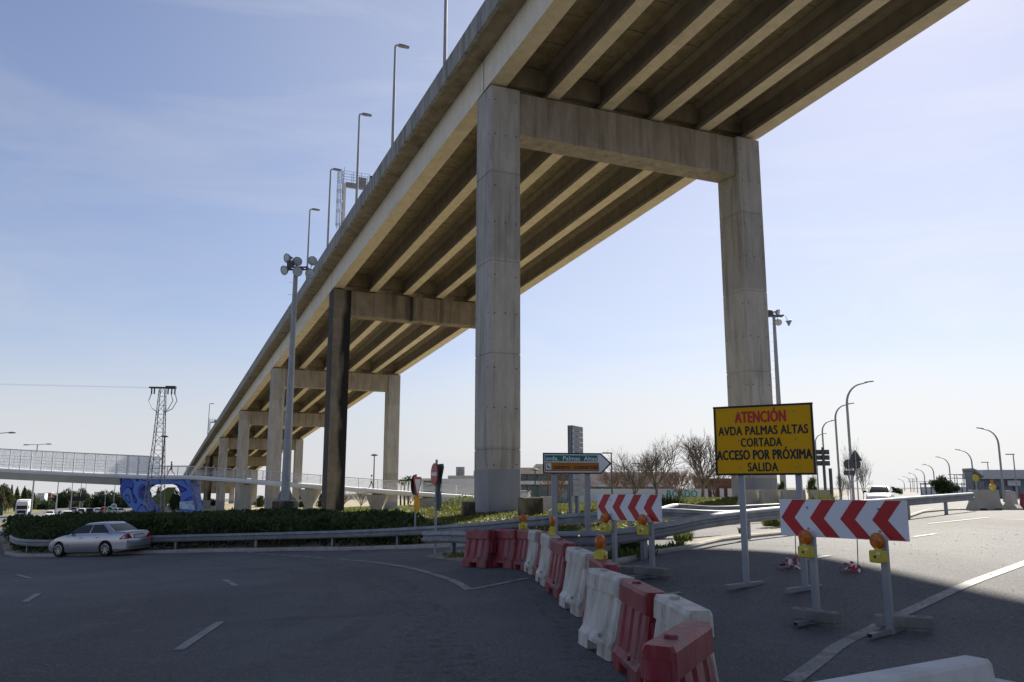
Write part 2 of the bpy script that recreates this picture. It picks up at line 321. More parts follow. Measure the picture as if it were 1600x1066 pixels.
M['glass'] = mat('car_glass', (.008,.01,.014), rough=.12, spec=.45)
M['tyre'] = mat('tyre_rubber', (.012,.012,.013), rough=.85)
M['rim'] = mat('alloy_rim', (.4,.4,.41), rough=.3, metal=.8)
M['seam'] = mat('dark_trim', (.015,.015,.017), rough=.6)
M['tail'] = mat('tail_lamp_red', (.4,.012,.012), (.28,.006,.006), 20, .15, spec=.7)
M['tailclear'] = mat('tail_lamp_clear', (.55,.3,.26), rough=.2)
M['head'] = mat('head_lamp', (.7,.72,.75), rough=.1, spec=.8)
M['plate'] = mat('number_plate', (.7,.7,.68), rough=.4)
def paint(n, c, metal=.35): return mat(n, c, tuple(x*.92 for x in c), 1.2, .28, metal, spec=.6)
M['silver'] = paint('silver_car_paint', (.48,.49,.52), .75)
M['cwhite'] = paint('white_car_paint', (.74,.74,.74), 0); M['cdark'] = paint('dark_car_paint', (.03,.035,.045)); M['cgreen'] = paint('green_car_paint', (.05,.4,.16), .1); M['cgrey'] = paint('grey_car_paint', (.2,.21,.22)); M['cred'] = paint('red_car_paint', (.3,.03,.03), 0)
M['bark'] = mat('bark', (.1,.085,.07), (.065,.055,.045), 6, .9, bump=.4)
M['twig'] = mat('bare_twig', (.15,.13,.112), (.11,.095,.083), 3, .9)
M['twigred'] = mat('reddish_bare_twig', (.2,.13,.1), (.14,.1,.08), 3, .9)
def leafmat(n, a, b, sc=1.2): 
    m = mat(n, a, b, sc, .65, spec=.25, lo=.3, hi=.7); t = m.node_tree; p = t.nodes['Principled BSDF']
    tr = t.nodes.new('ShaderNodeBsdfTranslucent'); mx = t.nodes.new('ShaderNodeMixShader'); mx.inputs[0].default_value = .3
    src = p.inputs['Base Color'].links[0].from_socket; t.links.new(src, tr.inputs[0]); o = t.nodes['Material Output']
    t.links.new(p.outputs[0], mx.inputs[1]); t.links.new(tr.outputs[0], mx.inputs[2]); t.links.new(mx.outputs[0], o.inputs[0]); return m
M['hedge'] = leafmat('hedge_leaf', (.016,.036,.012), (.075,.1,.03), .55)
M['hedgepale'] = leafmat('pale_hedge_stalk', (.07,.1,.03), (.13,.14,.045), 1.2)
M['weed'] = leafmat('weed_leaf', (.075,.105,.025), (.2,.2,.05), 1.1)
M['grass'] = leafmat('grass_blade', (.1,.14,.03), (.17,.19,.05), .6)
M['flower'] = leafmat('yellow_flower', (.5,.42,.03), (.42,.34,.02), 2)
M['whiteflower'] = leafmat('white_flower', (.55,.54,.48), (.5,.48,.42), 2)
M['leafdark'] = leafmat('dark_tree_leaf', (.022,.042,.016), (.05,.075,.025), .25)
M['leafmid'] = leafmat('mid_tree_leaf', (.05,.075,.025), (.085,.1,.035), .25)
M['leafbrown'] = leafmat('olive_brown_tree_leaf', (.085,.075,.035), (.12,.1,.05), .25)
M['palm'] = leafmat('palm_leaf', (.05,.09,.025), (.08,.11,.03), .5)
M['skin'] = mat('skin', (.42,.26,.19), rough=.6); M['cloth_dark'] = mat('dark_clothing', (.03,.03,.04), rough=.9); M['cloth_white'] = mat('white_clothing', (.7,.7,.7), rough=.9); M['cloth_blue'] = mat('blue_grey_clothing', (.16,.19,.27), rough=.9); M['hair'] = mat('dark_hair', (.02,.015,.012), rough=.8)
# ------------------------------------------------------------------ ground
from mathutils.geometry import delaunay_2d_cdt
def polar(name, r0, r1, k, step, dz, m, hf=None):
    rs = [r0]
    while rs[-1] < r1: rs.append(rs[-1]*k)
    A = np.radians(np.arange(0, 360, step)); n = len(A)
    P = np.concatenate([np.stack([r*np.sin(A), r*np.cos(A)], 1) for r in rs]); Z = hh(P)+dz
    if hf is not None: Z = hf(P, Z)
    mb = MB(); mb.v = [(p[0], p[1], z) for p, z in zip(P, Z)]
    for i in range(len(rs)-1):
        for j in range(n):
            q = (j+1) % n; mb.f.append((i*n+q, i*n+j, (i+1)*n+j, (i+1)*n+q))
    mb.f.append(tuple(range(n))); mb.m = [0]*len(mb.f)
    return tag(mb.build(name, m, smooth=60), kind='structure')
polar('road', .4, 560, 1.045, 1.5, 0, M['asphalt'])
def farz(P, Z):
    r = np.sqrt((P**2).sum(1)); k = np.clip((r-600)/300, 0, 1); w_ = np.clip((-P[:, 0]/np.maximum(r, 1)-.08)/.2, 0, 1)*(P[:, 1] > 0); return Z*(1-k)+np.where(P[:, 0] < 0, -7, -1.)*k-.25-w_*.0125*np.maximum(r-600, 0)
polar('ground', .4, 6000, 1.09, 3, -.1, M['field'], farz)
def dense(poly, step):
    o = []
    for i, p in enumerate(poly):
        q = poly[(i+1) % len(poly)]; d = math.hypot(q[0]-p[0], q[1]-p[1]); n = max(1, int(d/step))
        o += [(p[0]+(q[0]-p[0])*t/n, p[1]+(q[1]-p[1])*t/n) for t in range(n)]
    return o
def inside(P, poly):
    x, y = P[:, 0], P[:, 1]; c = np.zeros(len(P), bool); n = len(poly)
    for i in range(n):
        (x1, y1), (x2, y2) = poly[i], poly[(i+1) % n]
        if y1 == y2: continue
        c ^= ((y1 > y) != (y2 > y)) & (x < (x2-x1)*(y-y1)/(y2-y1)+x1)
    return c
def sheet(name, poly, step, dz, m, skirt=0., grid=True, build=True):
    b = dense(poly, step); xs = [p[0] for p in b]; ys = [p[1] for p in b]; pts = list(b)
    if grid:
        gx, gy = np.meshgrid(np.arange(min(xs), max(xs), step), np.arange(min(ys), max(ys), step)); g = np.stack([gx.ravel(), gy.ravel()], 1)+np.random.uniform(-.1, .1, (gx.size, 2))*step
        pts += [tuple(p) for p in g[inside(g, b)]]
    n = len(b)
    v, e, f, *_ = delaunay_2d_cdt([Vector(p) for p in pts], [(i, (i+1) % n) for i in range(n)], [list(range(n))], 1, 1e-4)
    V = np.array([tuple(p) for p in v]); Z = hh(V)+dz; mb = MB()
    mb.v = [(p[0], p[1], z) for p, z in zip(V, Z)]
    for q in f:
        a, b_, c = [V[i] for i in q[:3]]
        mb.f.append(tuple(q) if (b_[0]-a[0])*(c[1]-a[1])-(b_[1]-a[1])*(c[0]-a[0]) > 0 else tuple(q)[::-1]); mb.m.append(0)
    if skirt:
        B = np.array(b); zb = hh(B)+dz; k = len(mb.v)
        mb.v += [(p[0], p[1], z) for p, z in zip(B, zb)]+[(p[0], p[1], z-skirt) for p, z in zip(B, zb)]
        for i in range(n):
            j = (i+1) % n; mb.f.append((k+i, k+n+i, k+n+j, k+j)); mb.m.append(0)
    return tag(mb.build(name, m, smooth=40), kind='structure')
def xy(p): return (p.x, p.y)
railF = [at(*p) for p in RAILF]; railB = [at(*p) for p in RAILB]
# planted island under the viaduct
isl = [(p.x-.05, p.y-.55) for p in railB[1:]]
ISLAND = isl+[(4.4, 24.5), (4.9, 27.5), (6.0, 30.4), (7.5, 30.6), (9.6, 30.9), (12, 32), (15, 37), (18, 44), (24, 60), (45, 120), (120, 300), (-190, 470), (-96, 205), (-62, 125), (-40, 72), (-30, 50)]
sheet('planted_island', ISLAND, 3.0, .1, M['soil'], .3)
def kerb(name, pts, w=.15, ht=.12, m='kerb'):
    P = []
    for a, b in zip(pts, pts[1:]):
        n = max(1, int(math.hypot(b[0]-a[0], b[1]-a[1])/1.0)); P += [(a[0]+(b[0]-a[0])*t/n, a[1]+(b[1]-a[1])*t/n) for t in range(n)]
    P.append(pts[-1]); z = hh(P)
    mb = MB(); mb.sweep([(-w/2, -.1), (w/2, -.1), (w/2, ht-.03), (w/2-.03, ht), (-w/2, ht)], [(p[0], p[1], q) for p, q in zip(P, z)])
    return tag(mb.build(name, M[m]), kind='structure')
kerb('island_kerb', isl, .15, .13)
# verge below the front guardrail
vf = [xy(G(*p)) for p in [(664, 871), (735, 879), (812, 885), (925, 891), (975, 879), (1020, 867), (1072, 859), (1125, 846.5), (1219, 836), (1300, 826.5), (1420, 809), (1500, 797)]]
vb = [(p.x+.25, p.y+1.9) for p in railF[1:]][::-1]
sheet('verge', vf+[(railF[-1].x+1.2, railF[-1].y+.4)]+vb, 1.2, .05, M['verge'], .15)
kerb('verge_kerb', vf[3:], .14, .085)
# far pale road bed beyond the rails, highway median, left roadside
med = [G(0, 820), G(45, 812), G(82, 805.6), G(84, 806.6), G(45, 815.6), G(0, 824.2)]
d = (med[0]-med[1]); med = [med[0]+d*1.2]+med+[med[5]+d*1.2]
sheet('median_strip', [xy(p) for p in med], 4, .12, M['drygrass'], .3)
lv = [xy(G(0, 807)), xy(G(48, 802.2)), (-250, 480), (-430, 560), (-520, 300), (-260, 130)]
sheet('roadside_strip', lv, 12, .12, M['drygrass'], .3)
# painted markings
def strip(mb, pts, w, dz=.004):
    P = []
    for a, b in zip(pts, pts[1:]):
        n = max(1, int((b-a).length/.5)); P += [a.lerp(b, t/n) for t in range(n)]
    P.append(pts[-1]); P = [Vector((p.x, p.y, 0)) for p in P]; rows = []
    for i, p in enumerate(P):
        d = (P[min(i+1, len(P)-1)]-P[max(i-1, 0)]).normalized(); n = Vector((-d.y, d.x, 0))*w/2
        for q in (p+n, p-n): rows.append((q.x, q.y))
    z = hh(rows); k = len(mb.v); mb.v += [(q[0], q[1], t+dz+abs(q[1])*.0003) for q, t in zip(rows, z)]
    for i in range(len(P)-1): mb.f.append((k+2*i+1, k+2*i+3, k+2*i+2, k+2*i)); mb.m.append(0)
def rounded(P):
    Q = []
    for i in range(len(P)-1):
        p0, p1, p2, p3 = P[max(i-1, 0)], P[i], P[i+1], P[min(i+2, len(P)-1)]
        for t in np.linspace(0, 1, 8, endpoint=False): Q.append(.5*((2*p1)+(p2-p0)*t+(2*p0-5*p1+4*p2-p3)*t*t+(3*p1-p0-3*p2+p3)*t**3))
    return Q+[P[-1]]
def marks(name, lst, w):
    mb = MB()
    for l in lst: q = [G(*p) for p in l]; strip(mb, q if len(q) < 3 else rounded(q), w)
    return tag(mb.build(name, M['paint']), kind='structure')
marks('lane_dash', [[(27.5, 898.7), (48.4, 904.4)], [(39, 941), (60, 928)], [(350.6, 906), (368.7, 916)], [(278, 1016.5), (345, 972)]], .13)
marks('gore_line', [[(530, 874.5), (590, 880), (640, 888), (700, 905), (733, 922)], [(733, 922), (775, 914), (824, 904)]], .15)
gd = [(384, 863.7), (402, 865), (420, 866.3), (438, 867.6), (456, 868.9), (474, 870.2), (492, 871.5), (510, 872.8)]
marks('give_way_dash', [[a, ((a[0]*.35+b[0]*.65), (a[1]*.35+b[1]*.65))] for a, b in zip(gd, gd[1:])]+[[(553, 859.5), (586, 860.5)], [(612, 865.5), (640, 864)]], .3)
marks('edge_line', [[(1236, 1066), (1278, 1035), (1315, 1007), (1372, 978), (1410, 960), (1487, 924), (1599, 881), (1680, 850)]], .17)
marks('lane_line', [[(1450, 819), (1545, 809)], [(1427, 839.5), (1462, 834.5)], [(1257, 876), (1295, 868.5)], [(1569, 812), (1610, 813)], [(1042, 929), (1065, 926)]], .13)
def lay(name, lst, w, m, dz):
    mb = MB()
    for l in lst: q = [G(*p_) for p_ in l]; strip(mb, q if len(q) < 3 else rounded(q), w, dz)
    return tag(mb.build(name, M[m]), kind='structure')
lay('grit_band', [[(400, 869), (500, 880), (590, 905), (645, 950), (672, 1000), (690, 1066)]], .85, 'grit', .002)
lay('kerbside_grit', [[(690, 884), (770, 893), (830, 905), (862, 940), (890, 985), (930, 1066)]], .5, 'grit', .003)
lay('kerbside_grit', [[(20, 868), (120, 866), (260, 863), (420, 858), (560, 852), (660, 846)]], .45, 'grit', .002)
lay('wheel_track', [[(60, 1010), (187, 958), (240, 915), (215, 896), (120, 884)], [(0, 930), (38, 915), (30, 905), (0, 897)], [(160, 1066), (420, 985), (520, 930), (430, 892), (250, 878)], [(300, 1066), (520, 1000), (590, 940), (520, 900), (330, 876)]], .34, 'track', .0015)
# ------------------------------------------------------------------ viaduct
PSI = .4176; V0 = Vector((-1.27, 47, 0))
def zs(s): return 26.0-.06415*s-1.849e-5*s*s
def VW(n, s, z): return V0+Vector((n*math.cos(PSI)-s*math.sin(PSI), n*math.sin(PSI)+s*math.cos(PSI), z))
vd = thing('viaduct', 'long tall concrete motorway viaduct on portal piers crossing the whole view', 'viaduct', V0, PSI)
PS = [-178, -133.5, -89, -44.5, 0, 44.48, 88.43, 132.4, 176.3, 220.3, 264.2, 308.2, 340]
NC = [.55, 4.43, 8.31, 12.19, 16.07, 19.95]
def zp(i): return zs(PS[i]+1.2)-.13
def sheared(mb, poly, s0, s1, z0, z1, mi=0):
    mb.loft([[(n, s0, z+z0) for n, z in poly], [(n, s1, z+z1) for n, z in poly]], mi)
OUT = [(-.55, 0), (-.55, 2.1), (.55, 2.1), (.55, 1.98), (.2, 1.72), (.2, .6), (.55, .28), (.55, 0)]
INN = [(-.43, 0), (-.43, .3), (-.14, .58), (-.14, 1.72), (-.5, 1.95), (-.5, 2.1), (.5, 2.1), (.5, 1.95), (.14, 1.72), (.14, .58), (.43, .3), (.43, 0)]
for i in range(len(PS)-1):
    a, b = PS[i]+1.2+.06, PS[i+1]+1.2-.06; za, zb = zs(a), zs(b); sl = math.atan2(zb-za, b-a)
    m = MB()
    for x0, x1 in ((-1.25, NC[0]-.55), (NC[0]-.55, 21.75)): sheared(m, [(x0, 2.1), (x0, 2.38), (x1, 2.38), (x1, 2.1)] if x0 < -1 else [(x0, 2.103), (x0, 2.375), (x1, 2.375), (x1, 2.103)], a-.01, b+.01, za, zb)
    for k in range(5):                                       # end diaphragms
        x0, x1 = NC[k]+.16, NC[k+1]-.16
        for e0, e1, zz in ((a+.02, a+.34, za), (b-.34, b-.02, zb)): sheared(m, [(x0, .62), (x0, 2.03), (x1, 2.03), (x1, .62)], e0, e1, zz, zz)
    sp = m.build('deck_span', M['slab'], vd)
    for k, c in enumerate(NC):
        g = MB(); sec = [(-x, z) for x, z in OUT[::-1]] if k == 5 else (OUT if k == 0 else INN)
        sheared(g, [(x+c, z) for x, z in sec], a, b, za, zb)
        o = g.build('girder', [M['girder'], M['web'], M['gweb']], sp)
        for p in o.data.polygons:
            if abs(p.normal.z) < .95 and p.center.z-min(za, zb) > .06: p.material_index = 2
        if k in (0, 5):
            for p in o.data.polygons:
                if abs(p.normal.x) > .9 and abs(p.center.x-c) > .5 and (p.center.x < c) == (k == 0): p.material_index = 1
    for n0, n1 in ((-1.5, -1.25), (21.75, 22.0)):
        q = MB(); sg = -1 if n0 < 0 else 1
        lo, hi = (n0, n1)
        sheared(q, [(lo, 1.98), (lo, 3.35), (hi, 3.35), (hi, 1.98)] , a-.01, b+.01, za, zb)
        q.build('parapet', M['edge'], sp)
    N = 15; Lp = (b-a-.8)/N
    if -50 < PS[i] < 100:
        for k in range(5):
            w = NC[k+1]-NC[k]-1.0
            me = MB().box((0, 0, 0), (w, Lp-.05, .07)).mesh('deck_panel', M['panel'])
            for j in range(N):
                s_ = a+.4+Lp*(j+.5); z_ = za+(zb-za)*(s_-a)/(b-a)
                inst('deck_panel', me, sp, ((NC[k]+NC[k+1])/2, s_, z_+2.045+random.uniform(-.012, .012)), (sl, 0, 0))
    else:
        q = MB()
        for k in range(5):
            for j in range(N):
                s_ = a+.4+Lp*(j+.5); z_ = za+(zb-za)*(s_-a)/(b-a)
                q.box(((NC[k]+NC[k+1])/2, s_, z_+2.045), (NC[k+1]-NC[k]-1.0, Lp-.05, .07))
        q.build('deck_panel', M['panel'], sp, kind='stuff')
def chbox(mb, x0, x1, y0, y1, z0, z1, c=.06, mi=0):
    P = [(x0+c, y0), (x1-c, y0), (x1, y0+c), (x1, y1-c), (x1-c, y1), (x0+c, y1), (x0, y1-c), (x0, y0+c)]
    mb.slab(P, z0, z1, mi)
for i, s in enumerate(PS):
    zt = zp(i); st = (i == 5 or i == 8 and False)
    dark = M['stain'] if i in (5, 9) else None
    q = MB(); q.box((10.25, s+1.2, zt-1.36), (16.56, 1.85, 2.7))
    for c in NC: q.box((c, s+.72, zt+.055), (.7, .55, .13), 1); q.box((c, s+1.68, zt+.055), (.7, .55, .13), 1)
    pr = q.build('pier', [dark or M['cap'], M['bearing']], vd)
    for side, (n0, n1) in enumerate(((0, 1.95), (18.55, 20.5))):
        w = VW((n0+n1)/2, s+1.2, 0); g = h(w.x, w.y)-.4
        c = MB(); z = zt
        while z > g:
            z2 = max(z-5.5, g)
            chbox(c, n0, n1, s, s+2.35, z2+.06, z)
            chbox(c, n0+.035, n1-.035, s+.035, s+2.315, z2-.001, z2+.061)
            if i < 9 and i > 3:
                for zz in (z-.85, z-3.1):
                    if zz > g+1:
                        for x in (.28, 1.67, .97):
                            if x == .97 and zz == z-.85: continue
                            c.box((n0+x, s-.001, zz+random.uniform(-.04, .04)), (.075, .006, .075), 1, rz=0)
                        for y in (.3, 2.05): c.box((n0-.001, s+y, zz+random.uniform(-.04, .04)), (.006, .075, .075), 1)
            z = z2
        pb = 2.5 if side == 0 else 1.3
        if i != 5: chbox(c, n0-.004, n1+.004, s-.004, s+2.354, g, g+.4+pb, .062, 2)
        mcol = M['staincol'] if (dark and side == 0) else M['col']
        c.build('column', [mcol, M['hole'], M['baseband']], pr)
# street lamps standing on the viaduct's left edge
def vs_at(px):
    lo, hi = -43, 330
    for _ in range(50):
        s = (lo+hi)/2; w = VW(-1.38, s, zs(s)+3.35); fw = w.y*math.cos(TH)+(w.z-H)*math.sin(TH); x = 800+F*w.x/fw
        if x > px: lo = s
        else: hi = s
    return s
lampV = None
for k, (px, lab) in enumerate(((695, 'nearest lamp post on the viaduct edge, its head out of the picture'), (613.5, 'grey lamp post on the viaduct edge, tallest one with its head in view'),
        (557, 'grey lamp post on the viaduct edge right in front of the signal gantry'), (512, 'grey lamp post on the viaduct edge just left of the caged ladder'), (479.5, 'grey lamp post on the viaduct edge above the floodlight mast'), (324.5, 'small far lamp post on the viaduct edge beside the far gantry'))):
    s = vs_at(px); w = VW(-1.38, s, zs(s)+3.34)
    if lampV is None:
        lampV = thing('viaduct_lamp', lab, 'street lamp', w, PSI, 'lamp posts on the viaduct edge')
        m = MB(); m.tube([(0, 0, 0), (0, 0, 4), (0, 0, 8.55), (.06, 0, 8.7), (.3, 0, 8.75)], [.13, .11, .085, .08, .07], 8); m.build('pole', M['post'], lampV, 60)
        m = MB(); m.loft([[(x, y*k_, z) for x, y, z in ((.25, -.13, 8.68), (.25, .13, 8.68), (.25, .1, 8.86), (.25, -.1, 8.86))] if x0 == 0 else [(x0, -.17*k_, 8.68), (x0, .17*k_, 8.68), (x0, .12*k_, 8.9-.05*x0), (x0, -.12*k_, 8.9-.05*x0)] for x0, k_ in ((0, 1), (.6, 1.1), (1.15, .7))]); m.build('lamp_head', M['galvd'], lampV)
    else: dup(lampV, w, PSI, lab)
# sign gantries on the viaduct: mast, beam, walkway rails, caged ladder, lane signal
def gantry(px, label, sig=True):
    s = vs_at(px); g = thing('sign_gantry', label, 'gantry', VW(-1.38, s, zs(s)+2.9), PSI, 'sign gantries on the viaduct')
    m = MB(); m.box((-.1, 0, 3.1), (.42, .42, 6.2)); m.build('mast', M['offwhite'], g)
    m = MB(); m.box((5.9, 0, 6.0), (11.6, .5, .62)); m.box((2.35, .1, 6.85), (1.1, .5, 1.0)); m.build('beam', M['galvd'], g)
    m = MB()
    for z in (6.6, 7.0, 7.4, 7.8):
        m.tube([(-.3, -.5, z), (3.2, -.5, z)], .022, 5); m.tube([(-.3, .5, z), (3.2, .5, z)], .022, 5)
    for x in (-.3, 1.0, 2.1, 3.2): m.tube([(x, -.5, 6.2), (x, -.5, 7.85)], .03, 5); m.tube([(x, .5, 6.2), (x, .5, 7.85)], .03, 5)
    m.tube([(-.3, -.5, 6.2), (-.3, -.5, 8.3)], .035, 5); m.build('guard_rail', M['galvd'], g)
    m = MB()
    for x in (-1.0, -.6): m.tube([(x, -.25, -.5), (x, -.25, 7.6)], .028, 5)
    for k in range(26): m.tube([(-1.0, -.25, -.3+k*.3), (-.6, -.25, -.3+k*.3)], .014, 4)
    m.build('ladder', M['galvd'], g)
    m = MB(); ring = [(-.8+.42*math.cos(t), -.62+.42*math.sin(t)) for t in np.linspace(0, 2*math.pi, 13)]
    for z in (-.1, .1, 1.8, 2.0, 3.2, 3.4, 4.7, 4.9, 6.1, 6.6, 7.2, 7.7): m.tube([(x, y, z) for x, y in ring], .022, 4)
    for x, y in ring[:-1]: m.tube([(x, y, -.1), (x, y, 7.7)], .016, 4)
    m.build('ladder_cage', M['galvd'], g)
    if sig:
        q = MB(); q.box((3.9, -.35, 7.1), (1.1, .3, 1.1)); sg = q.build('lane_signal', M['black'], g)
        q = MB()
        for a in (45, -45): q.box((0, 0, 0), (1.05, .02, .1), 0, Matrix.Translation((3.9, -.515+(.004 if a > 0 else 0), 7.1))@Matrix.Rotation(R(a), 4, 'Y'))
        q.build('red_cross', M['red'], sg)
    g.scale = (.72,)*3 if sig else (.5,)*3
    return g
gantry(537, 'steel gantry with caged ladder and red cross lane signal on the viaduct edge')
gantry(328, 'far small gantry with caged ladder on the viaduct, beyond the floodlight mast', False)
# ------------------------------------------------------------------ guardrails
WB = [(0, 0), (.035, .012), (.08, .05), (.08, .1), (.02, .14), (.02, .17), (.08, .21), (.08, .26), (.035, .298), (0, .31)]
WB = WB+[(a-.006, b) for a, b in WB[::-1]]
def resample(P, step):
    P = [Vector(p) for p in P]
    Q = []                                     # smooth through the points first
    for i in range(len(P)-1):
        p0, p1, p2, p3 = P[max(i-1, 0)], P[i], P[i+1], P[min(i+2, len(P)-1)]
        for t in np.linspace(0, 1, 12, endpoint=False):
            Q.append(.5*((2*p1)+(p2-p0)*t+(2*p0-5*p1+4*p2-p3)*t*t+(3*p1-p0-3*p2+p3)*t**3))
    Q.append(P[-1]); o = [Q[0]]; acc = 0
    for a, b in zip(Q, Q[1:]):
        d = (b-a).length; t = step-acc
        while t <= d: o.append(a.lerp(b, t/d)); t += step
        acc = (acc+d) % step
    return o
def guardrail(label, P, flip, first=0., post='galv', end=True):
    Q = resample(P, .5); root = thing('guardrail', label, 'guardrail', (Q[0].x, Q[0].y, h(Q[0].x, Q[0].y)), 0, 'steel guardrails')
    o = root.location; step = 8; i = 0; k = 0
    while i < len(Q)-1:
        seg = Q[i:i+step+1]
        if len(seg) < 2: break
        m = MB(); off = .004*(k % 2)
        m.sweep([(a+off, b-.31) for a, b in WB], [p-o for p in seg], 0, flip); m.build('rail_beam', M['galv'], root, 50)
        i += step; k += 1
    me = {}
    for j in range(3, len(Q), 8):
        p = Q[j]; d = Q[min(j+1, len(Q)-1)]-Q[j-1]; rz = math.atan2(d.y, d.x); g = h(p.x, p.y); hgt = round(p.z-g-.03, 2)
        if hgt not in me:
            m = MB()
            for y, x0, x1, t in ((-.05, -.03, .03, .006), (.05, -.03, .03, .006)): m.box((0, y, (hgt-.3)/2), (.1, .006, hgt+.3))
            m.box((-.047, 0, (hgt-.3)/2), (.006, .094, hgt+.3)); m.box((0, -.09*flip if False else 0, hgt-.15), (.08, .12, .2)); me[hgt] = m.mesh('rail_post', M['galv'])
        n = Vector((d.y, -d.x, 0)).normalized()*flip
        inst('rail_post', me[hgt], root, p-o-n*.075+Vector((0, 0, g-p.z)), (0, 0, rz))
    if end:
        p, d = Q[0]-o, (Q[1]-Q[0]); d.z = 0; d.normalize(); n = Vector((d.y, -d.x, 0))*flip
        m = MB(); m.sweep([(a*1.0, b-.31) for a, b in WB], [p-d*.45+n*(-.02), p-d*.3+n*.0, p-d*.12+n*.006, p+n*.008], 0, flip); m.build('end_terminal', M['galv'], root, 50)
    return root
guardrail('foreground steel guardrail curving from the red plastic barriers to the grey concrete barrier', railF, 1)
guardrail('steel guardrail curving round the foot of the dark hedge behind the silver car', railB+[at(*p_) for p_ in ((1080, 796, 22.4), (1125, 797.5, 22.6), (1160, 797, 23.2))], 1)
far = [at(*p) for p in [(1030, 793, 26.5), (1050, 787.5, 30), (1062, 787, 30.8), (1085, 788.8, 30.3), (1122, 790.8, 29.8), (1222, 786.5, 30.3), (1310, 783, 31.3)]]
guardrail('rear steel guardrail bent round the nose of the island, behind the yellow sign posts', far, 1, end=False)
# ------------------------------------------------------------------ concrete barriers
JP = [(-.3, 0), (-.3, .08), (-.13, .33), (-.085, .8), (.085, .8), (.13, .33), (.3, .08), (.3, 0)]
def jersey(name, label, a, b, cat='barrier', m='jersey', hgt=.8, group=None, feet=True, tilt=0, prof=JP):
    a, b = Vector(a), Vector(b); c = (a+b)/2; d = b-a; rz = math.atan2(d.y, d.x); Lh = math.hypot(d.x, d.y)/2
    t = thing(name, label, cat, (c.x, c.y, min(a.z, b.z) if False else (a.z+b.z)/2), rz, group); t.rotation_euler = (tilt, -math.atan2(b.z-a.z, 2*Lh), rz)
    k = hgt/.8; q = MB(); xs = [-Lh, -Lh+.02]+[Lh-.02, Lh]
    rings = []
    for i, x in enumerate(xs):
        s = .96 if i in (0, len(xs)-1) else 1
        rings.append([(x, y*s, z*k*(1 if z < .1 else (1-(1-s)*.3))) for y, z in prof])
    q.loft(rings); q.build('body', M[m], t)
    if feet:
        q = MB()
        for x in (-Lh*.55, Lh*.55): q.box((x, 0, .045), (.34, .615, .09))
        q.build('drain_notch', M['seam'], t)
    return t
g0, g1 = at(1518, 797, 35), at(1561, 796, 35.4)
g0.z, g1.z = h(g0.x, g0.y)-.01, h(g1.x, g1.y)-.01
jersey('concrete_barrier', 'grey concrete barrier standing just past the end of the foreground guardrail', g0, g1, group='concrete barriers', hgt=.84)
p0, p1 = at(1577, 794, 36.6), at(1586, 792, 38.4)
p0.z, p1.z = h(p0.x, p0.y), h(p1.x, p1.y)
jersey('concrete_barrier', 'pinkish concrete barrier seen end on behind the grey concrete barrier', p0, p1, group='concrete barriers', m='jersey', hgt=.84)
# blocks in front of the right column
for k, (xa, xb, lab, mm) in enumerate(((1156, 1187.5, 'pale concrete barrier block just right of the left yellow sign post', 'jersey'), (1188.5, 1221, 'pale concrete barrier block in the middle of the row before the right column', 'jersey'), (1222, 1258, 'pale concrete barrier block behind the right yellow sign post', 'jersey'), (1266, 1300, 'pale concrete barrier block right of the yellow sign, with a bush in front', 'jersey'))):
    a, b = at(xa, 789, 44), at(xb, 789, 44.4); a.z = b.z = at(1200, 790.5, 44).z
    jersey('concrete_barrier', lab, a, b, group='concrete barriers', m=mm, hgt=.82, feet=False)
a, b = at(813, 803, 43), at(845, 803, 43.6); a.z = b.z = a.z-.1
t = thing('concrete_block', 'mossy dark concrete block beside the foot of the nearest column', 'block', (a+b)/2, math.atan2((b-a).y, (b-a).x))
q = MB(); q.box((0, 0, .46), ((b-a).length, .6, .92), bev=.04); q.build('body', M['mossy'], t)
a, b = at(846, 800, 45.2), at(865, 800, 46); a.z = b.z = a.z-.05
jersey('concrete_barrier', 'light concrete block behind the mossy dark block', a, b, group='concrete barriers', hgt=.85, feet=False)
a, b = at(723, 799, 46.4), at(741, 799, 46.0); a.z = b.z = a.z-.2
t = thing('concrete_block', 'small weathered concrete block at the left of the nearest column', 'block', (a+b)/2, .2)
q = MB(); q.box((0, 0, .35), (.7, .5, .7), bev=.04); q.build('body', M['mossy'], t); q = MB(); q.box((0, 0, .74), (.85, .6, .08)); q.build('coping', M['jersey'], t)
# whitewashed barrier in the foreground
pr = [(-.24, 0), (-.24, .1), (-.13, .3), (-.075, .78), (-.06, .8), (.06, .8), (.075, .78), (.13, .3), (.24, .1), (.24, 0)]
ra = at(1529, 1029, 4.72); la = at(1275, 1068, 4.05); top = .5*(ra.z+la.z)
g = (h(ra.x, ra.y)+h(la.x, la.y))/2
d = (ra-la).normalized(); ra2 = Vector((ra.x, ra.y, g)); la2 = Vector((la.x, la.y, g))-d*.5; la2.z = g
t = jersey('concrete_barrier', 'whitewashed concrete barrier with a stepped end in the bottom right corner', la2, ra2, m='jwhite', hgt=top-g, group='concrete barriers', feet=False, prof=pr)
Lh = (ra2-la2).length/2; q = MB(); k = (top-g)/.8
q.loft([[(x, y*s_, z) for y, z in ((-.2, 0), (-.2, .1*k), (-.12, .3*k), (-.085, .66*k), (.085, .66*k), (.12, .3*k), (.2, .1*k), (.2, 0))] for x, s_ in ((Lh-.005, 1), (Lh+.2, .96))]); q.build('stepped_end', M['jwhite'], t)
